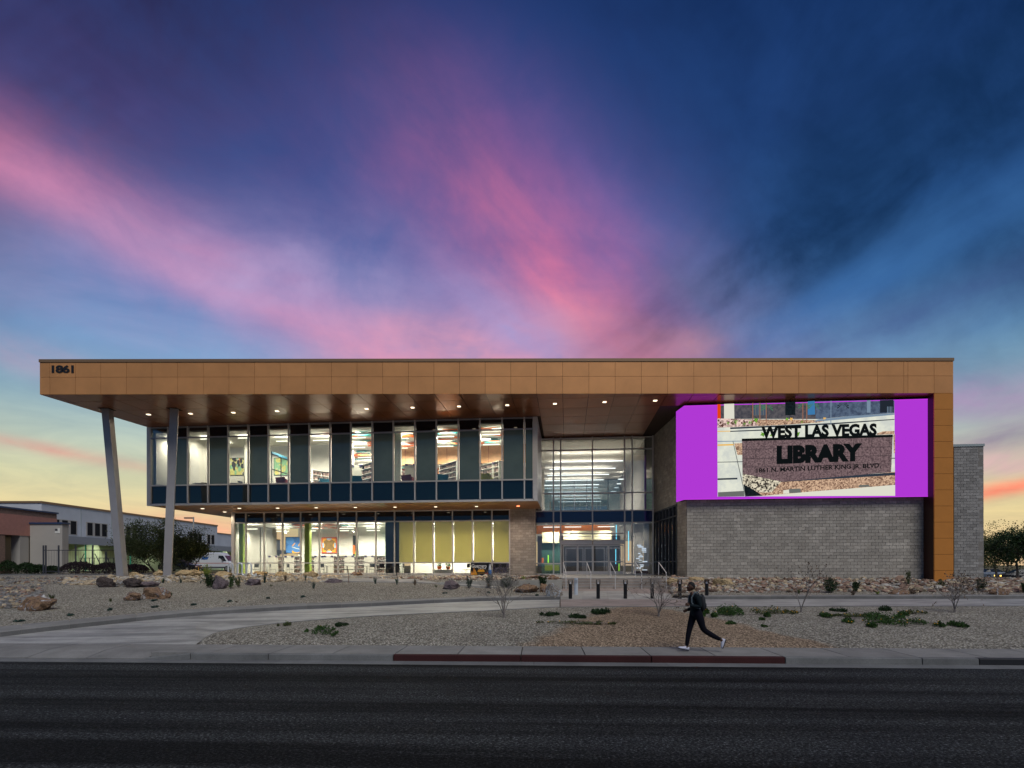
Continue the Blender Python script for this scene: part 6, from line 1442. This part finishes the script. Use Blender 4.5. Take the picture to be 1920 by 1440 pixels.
def sedan(loc, m, label, rz=0, name='parked_car'):
    t = thing(name, label, 'car', loc, 'parked cars', rz=rz); BASE[t.name] = Vector((0,0,0))
    def sec(top, bot, hw, tw): return [(-hw,bot),(hw,bot),(hw,bot+.45),(tw,top),(-tw,top),(-hw,bot+.45)]
    b = MB(); loft(b, [(-2.3,sec(.85,.35,.8,.7)),(-2.1,sec(.98,.28,.88,.78)),(-1.5,sec(1.0,.25,.9,.8)),(1.1,sec(.98,.25,.9,.8)),(2.0,sec(.82,.28,.88,.74)),(2.3,sec(.65,.35,.78,.66))]); b.build('body', m, t)
    c = MB(); loft(c, [(-1.75,sec(1.02,.6,.78,.7)),(-1.0,sec(1.42,.6,.8,.6)),(.2,sec(1.45,.6,.8,.6)),(1.15,sec(.99,.6,.78,.7))]); c.build('cabin', 'car_dark', t); MB().box(-.95,.15,-.6,.6,1.452,1.47).build('roof', m, t)
    for x in (-1.4,1.4):
        for s in (-.82,.82): wheel(t, x, s, .31)
    for s in (-.6,.6): MB().box(-2.32,-2.26,s-.16,s+.16,.68,.8).build('tail_light', 'art_red', t); MB().box(2.2,2.31,s-.16,s+.16,.55,.68).build('headlight', 'steel', t)
    return t
p = at(1862, 1083, 84.); sedan((p.x, 84., gz(p.x, 84.)), 'car_silver', 'silver car parked behind the block pier at the right', 0.)
p = at(1912, 1088, 70.); c2 = sedan((p.x, 70., gz(p.x, 70.)), 'car_black', 'dark car with amber lamps at the right picture edge', 2.9)
for s in (-.6,.6): MB().box(2.32,2.36,s-.12,s+.12,.55,.72).build('amber_lamp', 'lamp_amber', c2)
p = at(338, 1070, 70.); sedan((p.x, 70., 1.5), 'car_black', 'dark car partly hidden behind the green tree at the left', .0)
# ------------------------------------------------------------------ trees
def tree(px, d, base_z, h, w_, m, label, seed, nl=5000, ls=.14, trunks=1, th=.16, low=.28, group=None, asp=.4, hang=0., nc=34):
    x = (px-960)/F*d; g = Vector((x, d, base_z)); r = random.Random(seed); t = thing('tree', label, 'tree', tuple(g), group); tk = MB(); br = MB(); tips = []
    for k in range(trunks):
        a = k/max(1,trunks)*6.3+r.random(); e = Vector((math.cos(a)*w_*.16, math.sin(a)*w_*.16, 0)) if trunks > 1 else Vector((0,0,0)); top = g+e+Vector((r.gauss(0,.2),r.gauss(0,.2),h*low)); tk.tube([g+e*.1+Vector((0,0,-.1)), g+e*.6+Vector((0,0,h*low*.5)), top], [th,th*.8,th*.65], 7)
        for j in range(5 if trunks == 1 else 3):
            b = r.uniform(0,6.3); dd = Vector((math.cos(b)*.75, math.sin(b)*.75, .9)); branches(br, top, dd, h*.2, th*.4, 3, r, tips, .45, (2,3), 5)
    tk.build('trunk', 'bark', t); br.build('branches', 'bark', t)
    lf = MB(); c0_ = g+Vector((0,0,h*(.5+low*.25))); hz = h*(1-low*.6)/2
    cl = []
    for _ in range(nc):
        dv_ = Vector((r.gauss(0,1), r.gauss(0,1), r.gauss(0,.9))).normalized()*r.uniform(.45,.98); cl.append((c0_+Vector((dv_.x*w_/2, dv_.y*w_/2, dv_.z*hz)), r.uniform(.10,.22)*w_))
    cl += [(p_, .11*w_) for p_, _d in r.sample(tips, min(len(tips), 26))]
    for _ in range(nl):
        c, s = r.choice(cl); p_ = c+Vector([max(-.95,min(.95,r.gauss(0,.5))) for _i in 'xy']+[max(-.6,min(.6,r.gauss(0,.38)))])*s
        if p_.z < g.z+h*.08: continue
        leaf(lf, p_, r, ls, -hang, asp)
    lf.build('crown', m, t)
tree(297, 47.5, 1.5, 4.75, 6.0, 'leaf_olive', 'bushy green desert tree between the two leaning columns', 5, 26000, .13, 5, .07, .22, asp=.28, nc=44)
tree(352, 49., 1.5, 4.1, 4.3, 'leaf_olive', 'smaller green desert tree right of the inner leaning column', 6, 13000, .13, 4, .06, .22, asp=.28, nc=26)
for i, (px, d, h, w_, m, l) in enumerate(((1868,66,6.6,6.,'leaf_olive','dark olive tree nearest the block pier at the right'),(1908,60,6.4,6.5,'leaf_dark','dark green tree at the right picture edge'),(1888,78,8.3,7.,'leaf_green','taller green tree behind the two dark ones at the right'),(1950,70,7.6,7.5,'leaf_olive','olive tree half outside the right picture edge'),(1846,92,8.,6.5,'leaf_dark','dark tree peeking past the block pier edge'))):
    x = (px-960)/F*d; tree(px, d, gz(x, d)-.05, h, w_, m, l, 50+i, 6500, .17, 1, .15, .3, 'trees at the right end of the street')
# hedges near the fence
for i, (px, y, w_, h, m, l) in enumerate(((148,1074,66,17,'leaf_maroon','dark mounded hedge bush left before the fence'),(205,1073,60,15,'leaf_maroon','dark mounded hedge bush right before the fence, touching the outer column'),(252,1072,48,12,'leaf_maroon','dark low hedge bush just right of the outer leaning column'),
   (50,1066,26,15,'leaf_dark','green shrub left at the foot of the beige annex'),(72,1066,20,11,'leaf_dark','green shrub in the middle at the foot of the beige annex'),(97,1066,20,9,'leaf_dark','green shrub right at the foot of the beige annex'),(12,1067,34,20,'leaf_dark','dark shrub under the pink building overhang'))):
    d = 44.5 if i < 3 else 47.; p = at(px, y, d); p.z = gz(p.x, d); t = thing('hedge_bush', l, 'bush', tuple(p), 'bushes before the buildings at the left'); lf = MB(); r = random.Random(i); s = d/F
    for _ in range(2200):
        a = r.uniform(0,6.3); q = math.sqrt(r.random()); zz = math.sqrt(max(0,1-q*q))*h*s*r.uniform(.75,1.05)+.2 if r.random() < .85 else r.uniform(0,h*s*.7)
        leaf(lf, Vector((p.x+math.cos(a)*q*w_*s/2, p.y+math.sin(a)*q*.9, p.z+zz)), r, .12, .3, .35)
    lf.build('leaves', m, t); st_ = MB(); st_.tube([p, p+Vector((0,0,.4))], .05, 5).build('stem', 'bark', t)
# ground strips beyond the gravel, left
MB().box(-60, -19.5, 40.5, 41.3, 1.3, 1.62).build('garden_kerb', 'kerb_concrete', None, kind='structure')
MB().hexa([(-19,50,1.2),(30,60,1.2),(30,130,.9),(-44,130,1.2)],[(-19,50,1.46),(30,60,1.46),(30,130,1.5),(-44,130,1.5)]).build('parking_lot', 'asphalt', None, kind='structure') if False else None
# palms across the street (mirrored in the glass)
def palm(x, y, h, label, seed):
    r = random.Random(seed); g = Vector((x, y, -.05)); t = thing('palm_tree', label, 'palm tree', tuple(g), 'palms across the street'); MB().tube([g, g+Vector((.1,0,h*.5)), g+Vector((0,0,h))], [.24,.18,.16], 9).build('trunk', 'bark', t)
    lf = MB(); top = g+Vector((0,0,h))
    for k in range(34):
        a = r.uniform(0,6.3); e = r.uniform(-.35,1.1); d = Vector((math.cos(a)*math.cos(e), math.sin(a)*math.cos(e), math.sin(e))); L = r.uniform(1.5,2.1)
        c = [top+d*L*s+Vector((0,0,-.55*L*s*s)) for s in (0,.3,.6,.85,1.)]; side = d.cross(Vector((0,0,1))).normalized()
        for i in range(4):
            for s in (-1,1):
                for j in range(3):
                    p_ = c[i]+(c[i+1]-c[i])*j/3; q = p_+side*s*.42*(1-.18*i)+(c[i+1]-c[i]).normalized()*.3+Vector((0,0,-.16)); lf.poly([tuple(p_), tuple(p_+(c[i+1]-c[i])*.14), tuple(q)], 0)
    lf.build('fronds', 'leaf_dark', t)
for i, (x, h) in enumerate(((-9,7.5),(-2.5,7.),(3.5,7.8),(9,7.2))): palm(x, -15-.6*i, h, 'palm tree across the street behind the viewer, number %s from the left' % ('one','two','three','four')[i], i)
# ================================================================== RUNNER
def runner():
    S = .0016032; D0 = 14.2; PX = 1250; PY = 1070
    P = lambda cx, cy, dy=0.: Vector(((PX+cx/8.471-960)/F*D0, D0+dy, CAMZ-(PY+cy/8.471-HY)/F*D0))
    zoff = -(P(360,1304).z)-.0
    Q = lambda cx, cy, dy=0.: P(cx, cy, dy)+Vector((0,0,zoff))
    t = thing('person', 'person in dark tracksuit with a backpack and white shoes running along the sidewalk', 'person', (P(430,0).x, D0, 0))
    def skin(name, verts, edges, radii, m, sub=2, root=0):
        me = bpy.data.meshes.new(name); me.from_pydata([tuple(v-BASE[t.name]) for v in verts], edges, []); me.materials.append(MATS[m])
        o = bpy.data.objects.new(name, me); C.objects.link(o); o.parent = t; BASE[o.name] = BASE[t.name]
        sk = o.modifiers.new('skin', 'SKIN'); sk.use_smooth_shade = True
        for i, rr in enumerate(radii):
            rr = rr if hasattr(rr, '__len__') else (rr, rr); me.skin_vertices[0].data[i].radius = rr
        me.skin_vertices[0].data[root].use_root = True
        ss = o.modifiers.new('subdivision', 'SUBSURF'); ss.levels = ss.render_levels = sub; return o
    # joints
    pel, sp, chs, nb, nt_ = Q(470,700), Q(455,600), Q(432,470), Q(415,385), Q(388,345)
    hl = [Q(500,725,-.09), Q(560,945,-.09), Q(700,1035,-.09), Q(838,1105,-.09)]   # rear leg (left, near)
    hf = [Q(440,725,.09), Q(378,945,.09), Q(352,1080,.09), Q(334,1225,.09)]
    al = [Q(450,415,-.2), Q(487,580,-.23), Q(395,570,-.2), Q(330,557,-.16)]
    ar = [Q(430,415,.2), Q(480,600,.24), Q(400,640,.2), Q(352,645,.14)]
    V = [pel, sp, chs, nb, nt_]+hl+hf+al+ar
    E = [(0,1),(1,2),(2,3),(3,4),(0,5),(5,6),(6,7),(7,8),(0,9),(9,10),(10,11),(11,12),(2,13),(13,14),(14,15),(15,16),(2,17),(17,18),(18,19),(19,20)]
    R = [(.07,.08),(.06,.08),(.08,.11),.05,.05, .095,.062,.055,.036, .09,.06,.052,.034, .06,.043,.036,.026, .06,.043,.036,.026]
    skin('body', V, E, R, 'skin')
    k = 1.2
    Vt = [Q(464,590), pel]+hl+hf
    skin('trousers', Vt, [(0,1),(1,2),(2,3),(3,4),(4,5),(1,6),(6,7),(7,8),(8,9)], [(.125,.135),(.135,.135),.115,.076,.07,.046,.108,.074,.066,.046], 'trousers', root=1)
    Vj = [Q(476,752), Q(470,690), sp, chs, nb+(nt_-nb)*.35]+al+ar
    skin('jacket', Vj, [(0,1),(1,2),(2,3),(3,4),(3,5),(5,6),(6,7),(7,8),(3,9),(9,10),(10,11),(11,12)], [(.13,.14),(.14,.15),(.122,.14),(.132,.16),.062,.072,.056,.048,.038,.072,.056,.048,.038], 'jacket', root=3)
    # head
    hc = Q(384,272); hd = MB()
    def headfn(d):
        q = 1.
        if d.x < 0: q *= 1-.10*max(0,d.z)**2
        if d.z < -.3: q *= 1-.12*(-d.z-.3)+(.10 if d.x < -.3 else -.08)
        return q
    hd.ell(hc, (.094,.076,.122), 20, 14, fn=headfn)
    hd.ell(hc+Vector((-.093,0,-.018)), (.020,.015,.026), 8, 6); hd.ell(hc+Vector((-.070,0,-.082)), (.030,.036,.030), 10, 7)
    hd.build('head', 'skin', t, smooth=True)
    MB().ell(hc+Vector((-.092,0,-.057)), (.012,.022,.010), 8, 5).build('mouth', 'lip', t, smooth=True)
    for s in (-1,1):
        MB().ell(hc+Vector((-.079,s*.03,.012)), (.010,.013,.008), 8, 6).build('eye', 'eye', t, smooth=True); MB().ell(hc+Vector((-.0865,s*.031,.012)), (.004,.005,.005), 6, 5).build('pupil', 'hair', t)
        MB().ell(hc+Vector((.012,s*.077,-.012)), (.018,.010,.030), 8, 6).build('ear', 'skin', t, smooth=True)
        MB().box(hc.x-.093, hc.x-.082, hc.y+s*.032-.014, hc.y+s*.032+.014, hc.z+.030, hc.z+.036).build('eyebrow', 'hair', t)
    hr_ = MB(); 
    def hf_(d): return 1.0 if (d.z > .22 - (.95*max(0,d.x) if d.x > 0 else 1.0*d.x*.55)) else .80
    hr_.ell(hc+Vector((.006,0,.008)), (.101,.083,.127), 22, 16, fn=hf_); hr_.build('hair', 'hair', t, smooth=True)
    # hands with fingers
    def hand(c, dirv, side, s_):
        b = MB(); d = dirv.normalized(); up = Vector((0,0,1)); w_ = d.cross(up).normalized(); u_ = w_.cross(d)
        b.ell(c+d*.035, (.042,.022,.036), 10, 7)
        for k, L in enumerate((.030,.036,.034,.026)):
            o = c+d*.062+u_*(.027-.018*k); b.tube([o-d*.01, o+d*L, o+d*(L+.006)-w_*s_*.024, o+d*(L-.016)-w_*s_*.034], [.0105,.0095,.009,.007], 7)
        o = c+d*.02+u_*.032; b.tube([o, o+d*.026+u_*.02, o+d*.046+u_*.022-w_*s_*.012], [.012,.0105,.008], 7)
        b.build('hand', 'skin', t, smooth=True)
    hand(Q(330,556,-.16), Vector((-1,.15,.25)), 0, 1); hand(Q(356,645,.14), Vector((-.8,-.1,-.35)), 0, -1)
    # shoes
    def shoe(ank, toe, heel, up):
        f = (toe-heel); L = f.length; f.normalize(); s = f.cross(up).normalized(); up = s.cross(f); b = MB(); so = MB()
        st = [(0,.030,.072),(.16,.036,.088),(.34,.035,.085),(.55,.040,.058),(.8,.046,.042),(.95,.032,.028),(1.,.012,.018)]
        secs = []
        for q, w_, h_ in st:
            c = heel+f*L*q; secs.append([c-s*w_, c-s*w_*.95+up*h_*.6, c-s*w_*.45+up*h_, c+s*w_*.45+up*h_, c+s*w_*.95+up*h_*.6, c+s*w_])
        for j, r_ in enumerate(secs): b.v += [tuple(p) for p in r_]
        for j in range(len(secs)-1):
            for k in range(6): a = j*6+k; c_ = j*6+(k+1)%6; b.f.append((a,c_,c_+6,a+6)); b.mi.append(0)
        b.f += [(5,4,3,2,1,0), tuple((len(secs)-1)*6+k for k in range(6))]; b.mi += [0,0]
        ob = b.build('shoe', 'shoe', t, smooth=True)
        n = len(secs); so.v = [tuple(r_[0]-s*.004) for r_ in secs]+[tuple(r_[5]+s*.004) for r_ in secs]+[tuple(r_[0]-s*.002-up*.022) for r_ in secs]+[tuple(r_[5]+s*.002-up*.022) for r_ in secs]
        for j in range(n-1): so.f += [(j,j+1,n+j+1,n+j),(2*n+j,3*n+j,3*n+j+1,2*n+j+1),(j,2*n+j,2*n+j+1,j+1),(n+j,n+j+1,3*n+j+1,3*n+j)]; so.mi += [0]*4
        so.build('sole', 'shoe_sole', ob)
        MB().tube([ank+up*.0, heel+f*.06+up*.06], [.036,.040], 10).build('sock', 'skin', t, smooth=True)
    shoe(hf[3], Q(198,1246,.09), Q(364,1285,.09), Vector((.15,0,1)))
    shoe(hl[3], Q(853,1240,-.09), Q(905,1096,-.09), Vector((-1,0,-.2)))
    # backpack (rests on the back, a thing of its own)
    bp_ = thing('backpack', 'dark grey backpack on the back of the running person', 'backpack', tuple(Q(550,520)))
    b = MB()
    def bf(d): return (1.0 if d.x > 0 else .72)*(1+.12*max(0,-d.z))
    b.ell(Q(545,520), (.108,.15,.225), 18, 14, fn=bf); b.build('bag', 'pack', bp_, smooth=True)
    MB().ell(Q(595,570), (.05,.11,.11), 12, 9).build('front_pocket', 'pack', bp_, smooth=True)
    MB().tube([Q(512,400,-.05), Q(560,430,-.06), Q(600,500,-.05), Q(612,560,-.04)], [.008]*4, 6).build('zip', 'pack_trim', bp_)
    for s in (-1,1):
        MB().tube([Q(500,395,s*.09), Q(460,352,s*.12), Q(410,370,s*.13), Q(372,440,s*.12), Q(372,520,s*.13), Q(430,600,s*.17), Q(500,610,s*.12)], [.017]*7, 6).build('strap', 'pack_trim', bp_)
    MB().tube([Q(490,370,-.03), Q(485,350,0), Q(490,370,.03)], .01, 6).build('handle', 'pack_trim', bp_)


runner()
